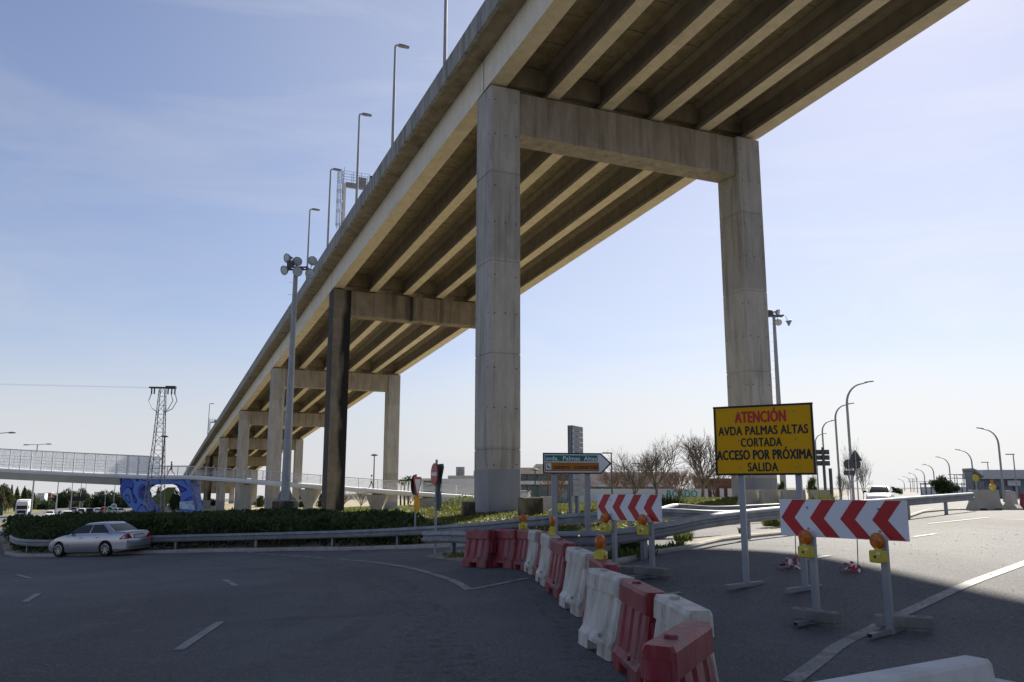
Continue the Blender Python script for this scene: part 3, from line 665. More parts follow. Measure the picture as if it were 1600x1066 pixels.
# ------------------------------------------------------------------ water filled plastic barriers
def barrier_mesh(Lb, m):
    hl = Lb/2; cs = (-.29*Lb, 0, .29*Lb); xs = {-hl, -hl+.03, hl-.03, hl, -.15*Lb, -.151*Lb, .15*Lb, .151*Lb}
    for c in cs: xs |= {c-.06, c-.042, c-.012, c+.012, c+.042, c+.06}
    xs = sorted(xs)
    def gr(x):
        d = min(abs(x-c) for c in cs); return .045 if d < .02 else (.02 if d < .05 else 0)
    rings = []
    for x in xs:
        e = .025 if abs(abs(x)-hl) < .001 else 0; g = gr(x); b = .1 if abs(x) < .1505*Lb else 0
        pr = [(.205-e, b), (.2-e, .14), (.157-e-g*.3, .2), (.132-e-g*.9, .33), (.092-e*.8-g*.9, .575), (.084-e*.6-g*.5, .6), (.112-e*.6, .612), (.104-e*.6, .765), (.086-e*.6, .8)]
        rings.append([(x, -y, z) for y, z in pr]+[(x, y, z) for y, z in pr[::-1]])
    q = MB(); q.loft(rings); body = q.mesh('body', m, 22)
    q = MB(); q.box((hl+.02, 0, .42), (.07, .13, .26), bev=.015); lug = q.mesh('coupling_lug', m); q = MB(); q.box((-hl-.0, 0, .66), (.03, .16, .12), bev=.008); lug2 = q.mesh('coupling_socket', m)
    q = MB(); q.lathe([(.045, 0), (.045, .02), (.03, .025)], 12, 0, Matrix.Translation((-.2, 0, .795))); cap = q.mesh('filler_cap', m)
    q = MB(); q.lathe([(.02, 0), (.02, .03)], 8, 0, Matrix.Translation((.22*Lb, -.185, .2))@Matrix.Rotation(R(80), 4, 'X')); pl = q.mesh('drain_plug', m)
    return body, lug, lug2, cap, pl
BW = barrier_mesh(1.0, M['bwhite']); BR = barrier_mesh(1.0, M['bred'])
def wbar(a, b, col, lab, cut=1.12):
    c = Vector(((a[0]+b[0])/2, (a[1]+b[1])/2, 0)); rz = math.atan2(b[1]-a[1], b[0]-a[0])
    za, zb = h(*a), h(*b); c.z = (za+zb)/2+.004
    t = thing('water_barrier', lab, 'barrier', c, rz, 'row of red and white plastic barriers'); t.rotation_euler = (random.uniform(-.02, .02), -math.atan2(zb-za, math.hypot(b[0]-a[0], b[1]-a[1])), rz)
    for n, me in zip(('body', 'coupling_lug', 'coupling_socket', 'filler_cap', 'drain_plug'), BW if col == 'W' else BR): inst(n, me, t)
    return t
BARS = [((-0.97, 19.5), (-0.43, 18.7), 'R', 'leftmost dusty red plastic barrier, by the end of the foreground guardrail'),
 ((-0.33, 18.95), (0.15, 18.1), 'R', 'second dusty red plastic barrier from the left end of the row'),
 ((0.17, 18.2), (0.46, 17.3), 'R', 'third red plastic barrier from the left, under an amber warning lamp'),
 ((0.44, 17.25), (0.55, 16.25), 'W', 'farthest white plastic barrier of the row'),
 ((0.6, 16.2), (0.68, 15.2), 'R', 'narrowly seen red plastic barrier between the two farthest white ones'),
 ((0.61, 15.1), (0.71, 14.1), 'W', 'white plastic barrier carrying the yellow lamp seen edge on'),
 ((0.72, 13.75), (0.87, 12.75), 'R', 'red plastic barrier halfway along the row, between two white ones'),
 ((0.86, 12.3), (1.05, 11.3), 'W', 'white plastic barrier halfway along the row, beside the tall edge on amber lamp'),
 ((1.09, 11.0), (1.16, 10.0), 'R', 'mostly hidden red plastic barrier between the two largest white barriers'),
 ((0.92, 9.65), (1.15, 8.68), 'W', 'large white plastic barrier with the notched foot in full view'),
 ((1.17, 8.52), (1.27, 7.52), 'R', 'tall faded red plastic barrier between two large white ones near the front'),
 ((1.31, 7.42), (1.39, 6.43), 'W', 'nearest white plastic barrier, behind the big red one'),
 ((0.83, 5.06), (1.27, 5.97), 'R', 'nearest big red plastic barrier, turned across the end of the row')]
bars = [wbar(*b) for b in BARS]
w0, w1 = at(1593, 790, 40), at(1625, 790, 40.4)
wbar((w0.x, w0.y), (w1.x, w1.y), 'R', 'small distant red plastic barrier at the right edge beyond the concrete barriers')
# ------------------------------------------------------------------ amber warning lamps
def lamp_parts(root):
    q = MB(); q.box((0, 0, .07), (.18, .11, .14), bev=.012); q.box((0, -.057, .07), (.028, .008, .028), 1); q.box((.05, -.0565, .11), (.05, .004, .02), 2); q.tube([(0, 0, .13), (0, 0, .17)], .04, 8); q.build('battery_box', [M['lampyellow'], M['seam'], M['white']], root)
    q = MB(); X = Matrix.Translation((0, 0, .245))@Matrix.Rotation(R(90), 4, 'X')
    q.lathe([(.02, -.05), (.065, -.045), (.086, -.025), (.092, -.012), (.092, .012), (.086, .025), (.065, .045), (.02, .05)], 22, 0, X)
    for r_ in (.02, .036, .052, .068): q.lathe([(r_-.005, .054-r_*.2), (r_, .061-r_*.22), (r_+.005, .053-r_*.22)], 22, 0, X, False)
    ln = q.build('lens', M['lens'], root, 40)
    q = MB(); q.lathe([(.088, -.012), (.096, -.01), (.096, .01), (.088, .012)], 22, 0, X, False); q.build('lens_rim', M['lens'], ln, 40)
L0 = None
def wlamp(loc, rz, lab, s=1.):
    global L0
    if L0 is None:
        L0 = thing('warning_lamp', lab, 'warning lamp', loc, rz, 'amber road works lamps'); lamp_parts(L0); r = L0
    else: r = dup(L0, loc, rz, lab)
    r.scale = (s, s, s); return r
def face(p): return math.atan2(-p.x, p.y)            # turn a front (local -y) towards the eye
def on_bar(i, px, frac=.5, lift=.8):
    a, b, *_ = BARS[i]; x, y = a[0]+(b[0]-a[0])*frac, a[1]+(b[1]-a[1])*frac
    return Vector((x, y, h(x, y)+lift))
p = on_bar(2, 0, .22); wlamp(p, face(p)+.25, 'amber lamp on the far red barriers, turned to the viewer', .95)
p = on_bar(5, 0, .72); wlamp(p, face(p)+1.5, 'lamp seen edge on, standing on a white barrier below the arrow sign', .95)
p = on_bar(8, 0, .3, .76); wlamp(p, face(p)+1.05, 'amber lamp turned sideways between two white barriers', 1.0)
# ------------------------------------------------------------------ chevron boards
def chevron(lab, A, Bp, zb, zt, posts, feet_z):
    A, Bp = Vector(A), Vector(Bp); c = (A+Bp)/2; d = Bp-A; rz = math.atan2(d.y, d.x); Lw = math.hypot(d.x, d.y); Hh = zt-zb
    t = thing('chevron_board', lab, 'chevron sign', (c.x, c.y, h(c.x, c.y)), rz, 'red and white chevron boards'); z0 = zb-t.location.z
    q = MB(); q.box((0, 0, z0+Hh/2), (Lw, .025, Hh)); q.box((0, .018, z0+.03), (Lw-.02, .02, .05)); q.box((0, .018, z0+Hh-.03), (Lw-.02, .02, .05)); q.build('panel', M['white'], t)
    for k in range(4):
        x = -Lw/2+(.012+.2455*k)*Lw; q = MB()
        P = [(0, .5), (.105, 1), (.22, 1), (.115, .5), (.235, .008), (.122, .008)]
        pts = [(x+a*Lw, z0+.004+b*(Hh-.008)) for a, b in P]
        for poly in ([pts[0], pts[3], pts[2], pts[1]], [pts[0], pts[5], pts[4], pts[3]]): q.prism(poly, -.0155, -.012)
        q.build('chevron_stripe', M['red'], t)
    for u in posts:
        X = -Lw/2+u*Lw; w = t.matrix_world if False else None
        px, py = c.x+math.cos(rz)*X, c.y+math.sin(rz)*X; g = h(px, py)-t.location.z
        q = MB(); q.box((X, .055, (g+z0+Hh*.9)/2), (.08, .06, z0+Hh*.9-g)); q.build('post', M['post'], t)
        for zz in (z0+Hh*.22, z0+Hh*.78): q = MB(); q.lathe([(.014, 0), (.014, .006), (.006, .009)], 8, 0, Matrix.Translation((X, -.0155, zz))@Matrix.Rotation(R(90), 4, 'X')); q.build('bolt', M['galvd'], t)
        q = MB(); q.box((X, -.02, g+.03), (.07, .8, .05)); q.box((X, -.421, g+.03), (.05, .002, .035), 1); q.build('foot', [M['galvd'], M['seam']], t)
    return t, c, rz, Lw
def block(lab, p, rz, L_=.62):
    p = Vector((p[0], p[1], h(p[0], p[1])+.055))
    t = thing('ballast_block', lab, 'concrete block', p, rz, 'concrete ballast blocks of the chevron boards')
    q = MB(); q.box((0, 0, .065), (L_, .16, .13), bev=.012); q.build('body', M['block'], t)
    q = MB()
    for x in (-.18, .18): q.box((x, 0, .1305), (.1, .03, .004))
    q.build('grip_slot', M['seam'], t); return t
A, Bq = at(1221.5, 838, 11.0), at(1421, 845, 9.72); zt = at(1416, 781, 9.72).z
T1, c, rz, Lw = chevron('large red and white chevron board on two posts in the right foreground', A, Bq, (A.z+Bq.z)/2, (zt+at(1222, 781, 11.).z)/2, (.24, .80), 0)
dr = Vector((math.cos(rz), math.sin(rz), 0)); nr = Vector((math.sin(rz), -math.cos(rz), 0))
for u, lab in ((.24, 'amber lamp on the left post of the large chevron board'), (.80, 'amber lamp on the right post of the large chevron board')):
    p = c+dr*(u-.5)*Lw+nr*.1; p.z = T1.location.z+(A.z+Bq.z)/2-T1.location.z-.25; wlamp(p, rz+random.uniform(-.25, .1), lab, 1.)
q = c+dr*(.24-.5)*Lw; block('concrete ballast block on the left foot of the large chevron board', (q.x+nr.x*.1+dr.x*.08, q.y+nr.y*.1+dr.y*.08), rz-.05+.0)
q = c+dr*(.80-.5)*Lw; block('concrete ballast block on the right foot of the large chevron board', (q.x-nr.x*.2+dr.x*.1, q.y-nr.y*.2+dr.y*.1), rz+.5)
A, Bq = at(934.5, 812, 15.3), at(1034, 816, 13.9); zt = at(1032, 773, 13.9).z
T2, c, rz, Lw = chevron('smaller looking red and white chevron board behind the plastic barriers', A, Bq, (A.z+Bq.z)/2, zt, (.23, .81), 0)
dr = Vector((math.cos(rz), math.sin(rz), 0)); nr = Vector((math.sin(rz), -math.cos(rz), 0))
for u, lab in ((.19, 'amber lamp on the left post of the far chevron board'), (.785, 'amber lamp on the right post of the far chevron board')):
    p = c+dr*(u-.5)*Lw+nr*.1; p.z = (A.z+Bq.z)/2-.215; wlamp(p, rz+.1, lab, 1.)
q = c+dr*(.3-.5)*Lw; block('concrete ballast block on the left foot of the far chevron board', (q.x-.02, q.y-.15), rz+.15, .7)
q = c+dr*(.82-.5)*Lw; block('concrete ballast block on the right foot of the far chevron board', (q.x, q.y-.1), rz+.1, .7)
# ------------------------------------------------------------------ yellow notice board
A, Bq = at(1119.5, 744, 12.95), at(1276, 741, 12.2); c = (A+Bq)/2; d = Bq-A; rz = math.atan2(d.y, d.x); Lw = math.hypot(d.x, d.y)
zt = (at(1116.5, 637, 12.95).z+at(1269, 628.5, 12.2).z)/2; zb = (A.z+Bq.z)/2; Hh = zt-zb
t = thing('notice_board', 'yellow road works notice reading ATENCIÓN AVDA PALMAS ALTAS CORTADA on two steel posts', 'road sign', (c.x, c.y, h(c.x, c.y)), rz)
z0 = zb-t.location.z; tl = math.atan2(zt-zb, 1)*0
q = MB(); q.box((0, 0, z0+Hh/2), (Lw, .03, Hh)); bp = q.build('panel', M['yellow'], t)
q = MB()
for z in (z0+.014, z0+Hh-.014): q.box((0, -.004, z), (Lw+.012, .034, .03))
for x in (-Lw/2+.014, Lw/2-.014): q.box((x, -.006, z0+Hh/2), (.03, .034, Hh-.06))
q.build('frame', M['black'], bp)
def line(txt, x0, x1, zf, hf, mm):
    q = MB(); text_mb(q, txt, -Lw/2+x0*Lw, z0+zf*Hh, (x1-x0)*Lw, hf*Hh, -.0165); q.build('lettering', M[mm], bp)
line('ATENCIÓN', .225, .735, .752, .2, 'letred'); line('AVDA PALMAS ALTAS', .045, .945, .575, .125, 'black'); line('CORTADA', .275, .685, .405, .122, 'black')
line('ACCESO POR PRÓXIMA', .02, .97, .222, .17, 'black'); line('SALIDA', .335, .635, .055, .122, 'black')
for X in (-Lw*.25, Lw*.32):
    px, py = c.x+math.cos(rz)*X, c.y+math.sin(rz)*X; g = h(px, py)-t.location.z
    q = MB(); q.box((X, .055, (g+z0+Hh-.04)/2), (.085, .06, z0+Hh-.04-g)); q.build('post', M['post'], t)
    for zz in (z0+.12, z0+Hh*.5, z0+Hh-.12): q = MB(); q.lathe([(.013, 0), (.013, .006), (.006, .009)], 8, 0, Matrix.Translation((X, -.016, zz))@Matrix.Rotation(R(90), 4, 'X')); q.build('bolt', M['galvd'], t)
    q = MB(); q.box((0, 0, g+.035), (.07, .85, .06), 0, Matrix.Translation((X, -.06, 0))@Matrix.Rotation(R(-22), 4, 'Z')); q.build('foot', M['galvd'], t)
# crumpled striped tape bundles on thin stakes
for (bx, by, Y, tx, ty), lab in (((1233, 889, 13.5, 1243, 838), 'crumpled red and white tape behind the left post of the large chevron board'), ((1329, 894, 12.9, 1340, 840), 'crumpled red and white tape below the middle of the large chevron board')):
    p = G(bx, by); e = at(tx, ty, p.y)-p
    t = thing('tape_bundle', lab, 'barrier tape', p, 0, 'bundles of striped tape')
    q = MB(); q.tube([(.12, 0, 0), (e.x, .02, e.z)], .008, 5); q.build('stake', M['darkpost'], t)
    for k in range(9):
        q = MB(); a = random.uniform(0, 6.28); r_ = random.uniform(.1, .26); hh_ = random.uniform(.04, .17); w_ = .035; P = []
        for i in range(5):
            f = i/4; P.append(Vector((.02+math.cos(a)*r_*f+random.uniform(-.03, .03), math.sin(a)*r_*f*.7, max(.01, hh_*math.sin(math.pi*min(1, f*.9+.1))+random.uniform(0, .02)))))
        n_ = Vector((-math.sin(a), math.cos(a), .5)).normalized()*w_
        for i in range(4): q.add([P[i]-n_, P[i]+n_, P[i+1]+n_, P[i+1]-n_], [(0, 1, 2, 3)], (i+k) % 2)
        q.build('tape', [M['red'], M['white']], t)
# ------------------------------------------------------------------ direction sign, seen from the front
Y = 20.; A, Bq = at(848.5, 740.5, Y), at(957, 723, Y+.3); tp = at(848.5, 707.5, Y).z; rz = math.atan2(Bq.y-A.y, Bq.x-A.x); Lw = Bq.x-A.x; Hh = tp-A.z
t = thing('direction_sign', 'arrow shaped white sign reading avda. Palmas Altas and centro comercial', 'road sign', (A.x, A.y, h(A.x, A.y)), rz); z0 = A.z-t.location.z
def arrow(e): return [(e*.9, z0+e), (Lw*.845-e*.3, z0+e), (Lw-e*1.6, z0+Hh/2), (Lw*.845-e*.3, z0+Hh-e), (e*.9, z0+Hh-e)]
q = MB(); q.prism(arrow(0), -.012, .02); pn = q.build('panel', M['navy'], t)
q = MB(); q.prism(arrow(.035), -.0155, -.012); q.build('white_face', M['white'], pn)
q = MB(); q.box((Lw*.41, -.017, z0+Hh*.74), (Lw*.765, .003, Hh*.29)); s1 = q.build('green_strip', M['green'], t); q = MB(); text_mb(q, 'avda.  Palmas  Altas', Lw*.04, z0+Hh*.635, Lw*.74, Hh*.2, -.0195); q.build('lettering', M['white'], s1)
q = MB(); q.box((Lw*.42, -.017, z0+Hh*.335), (Lw*.785, .003, Hh*.42)); s2 = q.build('orange_strip', M['orange'], t); q = MB(); text_mb(q, 'centro  comercial', Lw*.15, z0+Hh*.24, Lw*.64, Hh*.19, -.0195); q.build('lettering', M['black'], s2)
q = MB(); q.box((Lw*.078, -.0195, z0+Hh*.345), (Lw*.075, .003, Hh*.3)); ic = q.build('pictogram', M['white'], s2)
q.__init__(); q.prism([(Lw*.06, z0+Hh*.27), (Lw*.085, z0+Hh*.27), (Lw*.07, z0+Hh*.44), (Lw*.06, z0+Hh*.42)], -.0225, -.021); q.prism([(Lw*.085, z0+Hh*.25), (Lw*.102, z0+Hh*.25), (Lw*.102, z0+Hh*.33)], -.0225, -.021); q.build('pictogram', M['navy'], s2)
for px in (867.5, 921):
    X = at(px, 760, Y).x-A.x; q = MB(); q.box((X, .06, (z0+Hh-.3)/2), (.13, .07, z0+Hh+.3-.05)); q.build('post', M['post'], t)
# tall slatted panel seen almost edge on from behind
Y = 28.; p = at(903.5, 775, Y); tp = at(903.5, 666, Y).z
t = thing('signboard', 'tall grey slatted sign panel seen obliquely from behind, above the arrow sign', 'road sign', (p.x, p.y, h(p.x, p.y)), R(66)); z0 = p.z-t.location.z; n = 13; hs = (tp-p.z)/n
for k in range(n):
    q = MB(); q.box((0, 0, z0+hs*(k+.5)), (1.05, .03, hs-.012)); q.box((0, .028, z0+hs*(k+.5)-hs*.35), (1.05, .03, .02)); q.build('slat', M['galvd'], t)
for x in (-.42, .22):
    q = MB(); q.box((x, .1, (z0+hs*n-.3)/2), (.03, .12, z0+hs*n+.3)); q.box((x, .05, (z0+hs*n-.3)/2), (.16, .012, z0+hs*n+.3)); q.box((x, .16, (z0+hs*n-.3)/2), (.16, .012, z0+hs*n+.3)); q.build('post', M['post'], t)
# ------------------------------------------------------------------ small road signs
def disc(q, r_, y0, y1, cz, n=28, mi=0): q.prism([(r_*math.cos(2*math.pi*k/n), cz+r_*math.sin(2*math.pi*k/n)) for k in range(n)], y0, y1, mi)
def tri(q, r_, y0, y1, cz, down=False, mi=0, c_=.12):
    P = []
    for k in range(3):
        a = math.pi/2+k*2*math.pi/3+(math.pi if down else 0)
        for e in (-c_, c_): P.append((r_*math.cos(a+e), cz+r_*math.sin(a+e)))
    q.prism(P, y0, y1, mi)
Y = 24.6; p = at(680, 866, Y); t = thing('road_sign', 'no entry sign on a pole just behind the left end of the foreground guardrail', 'road sign', (p.x, p.y, h(p.x, p.y)-.1), R(-67)); b = t.location.z
zc = at(684, 741, Y).z-b; zl = at(682, 781, Y).z-b
q = MB(); q.tube([(0, 0, 0), (0, 0, zc+.42)], .035, 10); q.build('pole', M['post'], t)
q = MB(); disc(q, .32, -.075, -.055, zc); q.build('no_entry_disc', M['red'], t)
q = MB(); q.box((0, -.078, zc), (.5, .004, .1)); q.build('white_bar', M['white'], t)
q = MB(); tri(q, .52, .055, .075, zc-.02, True); q.build('triangle_back', M['signback'], t)
q = MB(); disc(q, .31, .05, .07, zl, 28); q.build('disc_back', M['signback'], t)
Y = 33.5; p = at(647, 853, Y); t = thing('road_sign', 'give way triangle above a yellow disc on a pole behind the hedge guardrail', 'road sign', (p.x, p.y+.2, h(p.x, p.y)-.1), R(76)); b = t.location.z
zc = at(649, 757, Y).z-b; zl = at(648, 786, Y).z-b
q = MB(); q.tube([(0, 0, 0), (0, 0, zc+.4)], .035, 10); q.build('pole', M['post'], t)
q = MB(); tri(q, .5, -.075, -.06, zc, True); ty = q.build('triangle', M['red'], t); q = MB(); tri(q, .34, -.079, -.074, zc, True); q.build('white_field', M['white'], ty)
q = MB(); disc(q, .4, .055, .07, zc-.02); q.build('disc_back', M['signback'], t)
q = MB(); disc(q, .34, -.07, -.055, zl); q.build('yellow_disc', M['yellow'], t)
# ------------------------------------------------------------------ floodlight masts
def floodmast(lab, px, pyb, pyt, Y, lamps, r0, r1, sc):
    p = at(px, pyb, Y); g = h(p.x, p.y); t = thing('floodlight_mast', lab, 'floodlight mast', (p.x, p.y, g), 0, 'floodlight masts'); ht = at(px, pyt, Y).z-g; zb = p.z-g
    q = MB(); q.tube([(0, 0, max(zb, 0)-.3), (0, 0, ht*.5), (0, 0, ht)], [r0, (r0+r1)/2, r1], 14); q.build('pole', M['post'], t, 50)
    q = MB(); q.box((0, 0, zb/2-.5), (1.4, 1.4, zb+1.0), bev=.06); q.build('footing', M['mossy'], t)
    q = MB()
    for sx in (-1, 1): q.prism([(sx*r0*.8, zb), (sx*.62, zb), (sx*.58, zb+.12), (sx*r0*.8, zb+.9)][::sx], -.03, .03)
    q.box((0, 0, zb+.03), (1.2, 1.2, .06)); q.build('base_plate', M['galvd'], t)
    q = MB()
    for k in range(int((ht-4)/.9)): q.tube([(-r0*.6, 0, 4+k*.9), (-r0*.6-.28, -.05, 4+k*.9)], .012, 4)
    q.build('climbing_rungs', M['galvd'], t)
    q = MB(); q.box((0, -.32, ht-.12), (2.1*sc, .09, .1)); q.box((0, .32, ht-.12), (2.1*sc, .09, .1)); q.box((-.5*sc, 0, ht-.12), (.1, .75, .14)); q.box((.5*sc, 0, ht-.12), (.1, .75, .14)); q.box((-.45*sc, 0, ht+.2), (.5*sc, .4, .45)); q.box((.95*sc, 0, ht-.12), (.12, .75, .14)); q.box((-.95*sc, 0, ht-.12), (.12, .75, .14)); q.build('head_frame', M['darkpost'], t)
    for (lx, ly, az, el) in lamps:
        pt = at(lx, ly, Y); c = Vector((pt.x-p.x, -.45 if ly > pyt else .1, pt.z-g))
        D = Vector((math.sin(az)*math.cos(el), -math.cos(az)*math.cos(el), -math.sin(el))); X = Matrix.Translation(c)@D.to_track_quat('Z', 'Y').to_matrix().to_4x4(); r = .4*sc
        q = MB(); q.lathe([(.05*sc, -.5*sc), (.11*sc, -.48*sc), (.12*sc, -.32*sc), (.2*sc, -.27*sc), (r*.86, -.1*sc), (r, .02), (r, .05), (r*.93, .055), (r*.93, .03)], 20, 0, X); fl = q.build('floodlight', M['galvd'], t, 40)
        q = MB(); q.lathe([(0.001, .05), (r*.5, .045), (r*.93, .032), (r*.93, .02)], 20, 0, X); q.build('lamp_glass', M['lampglass'], fl, 40)
        q = MB(); cc = c-D*.2*sc; q.tube([cc, (cc.x*.9, 0, ht-.12)], .025, 5); q.build('bracket', M['darkpost'], fl)
    return t
M['lampglass'] = mat('floodlight_glass', (.6,.66,.72), (.36,.41,.47), 5, .3, 0, spec=.8)
floodmast('tall floodlight mast with six lamps in front of the viaduct', 445.5, 783, 417, 58, [(448, 403, -.7, .25), (464, 408, .2, .55), (488, 407, -.1, .5), (447, 425, -.6, .35), (467.5, 427, .1, .4), (487, 430, .15, .45)], .32, .15, .88)
floodmast('floodlight mast behind the right column, seen above the yellow sign', 1225, 779, 492, 80, [(1204, 489, -.5, .4), (1216, 488, .9, .3), (1214, 505, -.4, .4), (1232, 506, 1.2, .5)], .3, .15, .85)
# ------------------------------------------------------------------ vehicles
def smooth_tab(T, x):
    xs = [a for a, _ in T]; ys = [b for _, b in T]; return float(np.interp(x, xs, ys))
CARS = {'sedan': dict(L=4.53, W=1.74, wb=2.715, fo=.79, r=.315, top=[(-2.27, .80), (-2.235, .955), (-2.12, 1.0), (-1.5, 1.02), (-1.0, .97), (.9, .95), (1.15, .925), (1.6, .84), (2.0, .72), (2.2, .6), (2.27, .48)], cab=(-1.72, 1.12, -.98, .28, 1.425)),
        'hatch': dict(L=4.05, W=1.74, wb=2.5, fo=.82, r=.31, top=[(-2.03, .75), (-1.98, .98), (-1.8, 1.0), (.8, .97), (1.1, .95), (1.6, .85), (1.9, .7), (2.03, .5)], cab=(-1.93, 1.1, -1.5, .3, 1.48)),
        'suv': dict(L=4.4, W=1.84, wb=2.65, fo=.86, r=.35, top=[(-2.2, .8), (-2.16, 1.05), (-1.9, 1.08), (.8, 1.06), (1.1, 1.03), (1.7, .95), (2.05, .8), (2.2, .55)], cab=(-2.1, 1.1, -1.6, .35, 1.66)),
        'van': dict(L=4.4, W=1.8, wb=2.7, fo=.86, r=.31, top=[(-2.2, .8), (-2.18, 1.05), (-1.9, 1.08), (.9, 1.06), (1.2, 1.03), (1.8, .92), (2.1, .75), (2.2, .55)], cab=(-2.18, 1.3, -2.1, .55, 1.83))}
CARMESH = {}
def car(name, label, kind, pm, loc, rz, group=None, detail=True, taper=1.):
    k = CARS[kind]; L_, W, T = k['L'], k['W'], k['top']; xr, xf = L_/2-k['fo']-k['wb'], L_/2-k['fo']; r = k['r']; ra = r+.055
    t = thing(name, label, 'car', loc, rz, group)
    def w(x, z):
        a = abs(x)/(L_/2); return W/2*(1-.05*a**2-.17*max(0, a-.45)**2/.3)*(1-.07*max(0, (.42-z)/.25)**2-.09*max(0, (z-.62)/.35)**2)
    def zb(x):
        b = .19+.05*max(0, abs(x)-1.8)*3
        for c in (xr, xf):
            if abs(x-c) < ra: b = max(b, r+math.sqrt(ra*ra-(x-c)**2))
        return b
    xs = sorted(set(np.round(np.linspace(-L_/2, L_/2, 56 if detail else 34), 3)) | {round(c+ra*math.cos(a), 3) for c in (xr, xf) for a in np.linspace(0, math.pi, 13)})
    key = (kind, pm.name)
    if key not in CARMESH:
        q = MB(); rings = []
        for x in xs:
            b, tp = zb(x), smooth_tab(T, x); zz = [b+(tp-b)*f for f in (0, .12, .3, .5, .68, .85, .95, 1)]
            ring = [(x, -w(x, z)*(1 if i < 7 else .965), z) for i, z in enumerate(zz)]
            ring += [(x, -w(x, tp)*f, tp+.03*(1-f*f)) for f in (.75, .4)]; ring += [(x, -y, z) for x, y, z in ring[::-1]]
            rings.append(ring)
        q.loft(rings); body = q.mesh('body', pm, 32)
        x0, x1, x2, x3, zt = k['cab']; zl = smooth_tab(T, 0)-.03
        def cab(u, tt, grow=0.):       # u 0..4 round the cabin: 0-1 right side, 1-2 front, 2-3 left side, 3-4 rear
            e_ = tt*.84+.16*tt**4; rr, ff = x0+(x2-x0)*e_, x1+(x3-x1)*e_; hw = w(0, .9)*.97*(1-.2*tt-.05*tt*tt)+grow; z = zl+(zt-.045-zl)*tt; cr = .16
            i, f = int(u) % 4, u % 1
            if i == 0: return (rr+cr+(ff-rr-2*cr)*f, -hw, z)
            if i == 1: y = -hw*.9+1.8*hw*f; return (ff+.06*(1-(2*f-1)**2)-.05+grow, y, z)
            if i == 2: return (ff-cr+(rr-ff+2*cr)*f, hw, z)
            y = hw*.9-1.8*hw*f; return (rr-.04*(1-(2*f-1)**2)+.03-grow, y, z)
        us = [0, .25, .5, .75, .98, 1, 1.15, 1.35, 1.65, 1.85, 2, 2.02, 2.25, 2.5, 2.75, 2.98, 3, 3.2, 3.5, 3.8]
        q = MB(); rings = [[cab(u, tt) for u in us] for tt in (0, .3, .6, .85, 1)]
        c = Vector(((x2+x3)/2, 0, 0)); rings.append([(c.x+(p[0]-c.x)*.93, p[1]*.88, zt-.012) for p in rings[4]]); rings.append([(c.x+(p[0]-c.x)*.6, p[1]*.5, zt) for p in rings[4]])
        q.loft(rings); cabm = q.mesh('cabin', pm, 40)
        def pane(u0, u1, t0, t1, cut=None):
            g = MB(); n, m_ = 6, 3; P = []
            for j in range(m_+1):
                for i in range(n+1):
                    tt = t0+(t1-t0)*j/m_; a, b = (u0, u1) if not cut else (u0+cut[0]*j/m_, u1+cut[1]*j/m_); P.append(cab(a+(b-a)*i/n, tt, .008))
            g.add(P, [(j*(n+1)+i, j*(n+1)+i+1, (j+1)*(n+1)+i+1, (j+1)*(n+1)+i) for j in range(m_) for i in range(n)]); return g
        panes = [pane(1.04, 1.96, .06, .93), pane(3.05, 3.95, .12, .93)]
        sides = []
        for s in (0, 2):
            A_ = (lambda a: a) if s == 0 else (lambda a: 3-(a) if False else 2+(1-a))
            for a0, a1, cut in ((.03, .5, (.0, 0)), (.535, .99, (0, .0))):
                u0, u1 = (a0, a1) if s == 0 else (2+1-a1, 2+1-a0); sides.append(pane(u0, u1, .14, .9))
        CARMESH[key] = (body, cabm, [p.mesh('window', M['glass'], 40) for p in panes], [p.mesh('side_window', M['glass'], 40) for p in sides])
    body, cabm, pn, sn = CARMESH[key]
    bo = inst('body', body, t); inst('cabin', cabm, t); inst('windscreen', pn[0], t); inst('rear_window', pn[1], t)
    for s in sn: inst('side_window', s, t)
    q = MB(); q.box((0, 0, .42), (L_-.35, W-.36, .46)); q.build('underbody', M['seam'], t)
    if 'wheel'+kind not in CARMESH:
        X = Matrix.Rotation(R(90), 4, 'X')
        q = MB(); q.lathe([(r*.6, -.1), (r*.95, -.1), (r, -.07), (r, .07), (r*.95, .1), (r*.66, .09)], 26, 0, X, False); ty = q.mesh('tyre', M['tyre'], 40)
        q = MB(); q.lathe([(r*.7, .06), (r*.7, .1), (r*.63, .105), (r*.6, .05)], 24, 0, X, False); q.lathe([(.001, .09), (.05, .088), (.06, .06)], 12, 0, X)
        for a in np.linspace(0, 2*math.pi, 8)[:-1]: q.add([Matrix.Rotation(a, 4, 'Y')@Vector(p) for p in ((-.035, -.085, .03), (.035, -.085, .03), (.026, -.095, r*.64), (-.026, -.095, r*.64), (-.035, -.06, .03), (.035, -.06, .03), (.026, -.06, r*.64), (-.026, -.06, r*.64))], [(0, 1, 2, 3), (0, 4, 5, 1), (1, 5, 6, 2), (3, 2, 6, 7), (0, 3, 7, 4)])
        q2 = MB(); q.lathe([(.001, .04), (r*.6, .045)], 20, 1, X); CARMESH['wheel'+kind] = (ty, q.mesh('rim', [M['rim'], M['seam']], 30))
    ty, rm = CARMESH['wheel'+kind]
    for x in (xr, xf):
        for s in (-1, 1):
            wh = inst('wheel', ty, t, (x, s*(W/2-.115), r), (0, 0, 0 if s < 0 else math.pi)); inst('rim', rm, wh)
    def side(pts, s, off=.006): return [(x, s*(w(x, z)+off), z) for x, z in pts]
    e = -L_/2-.006
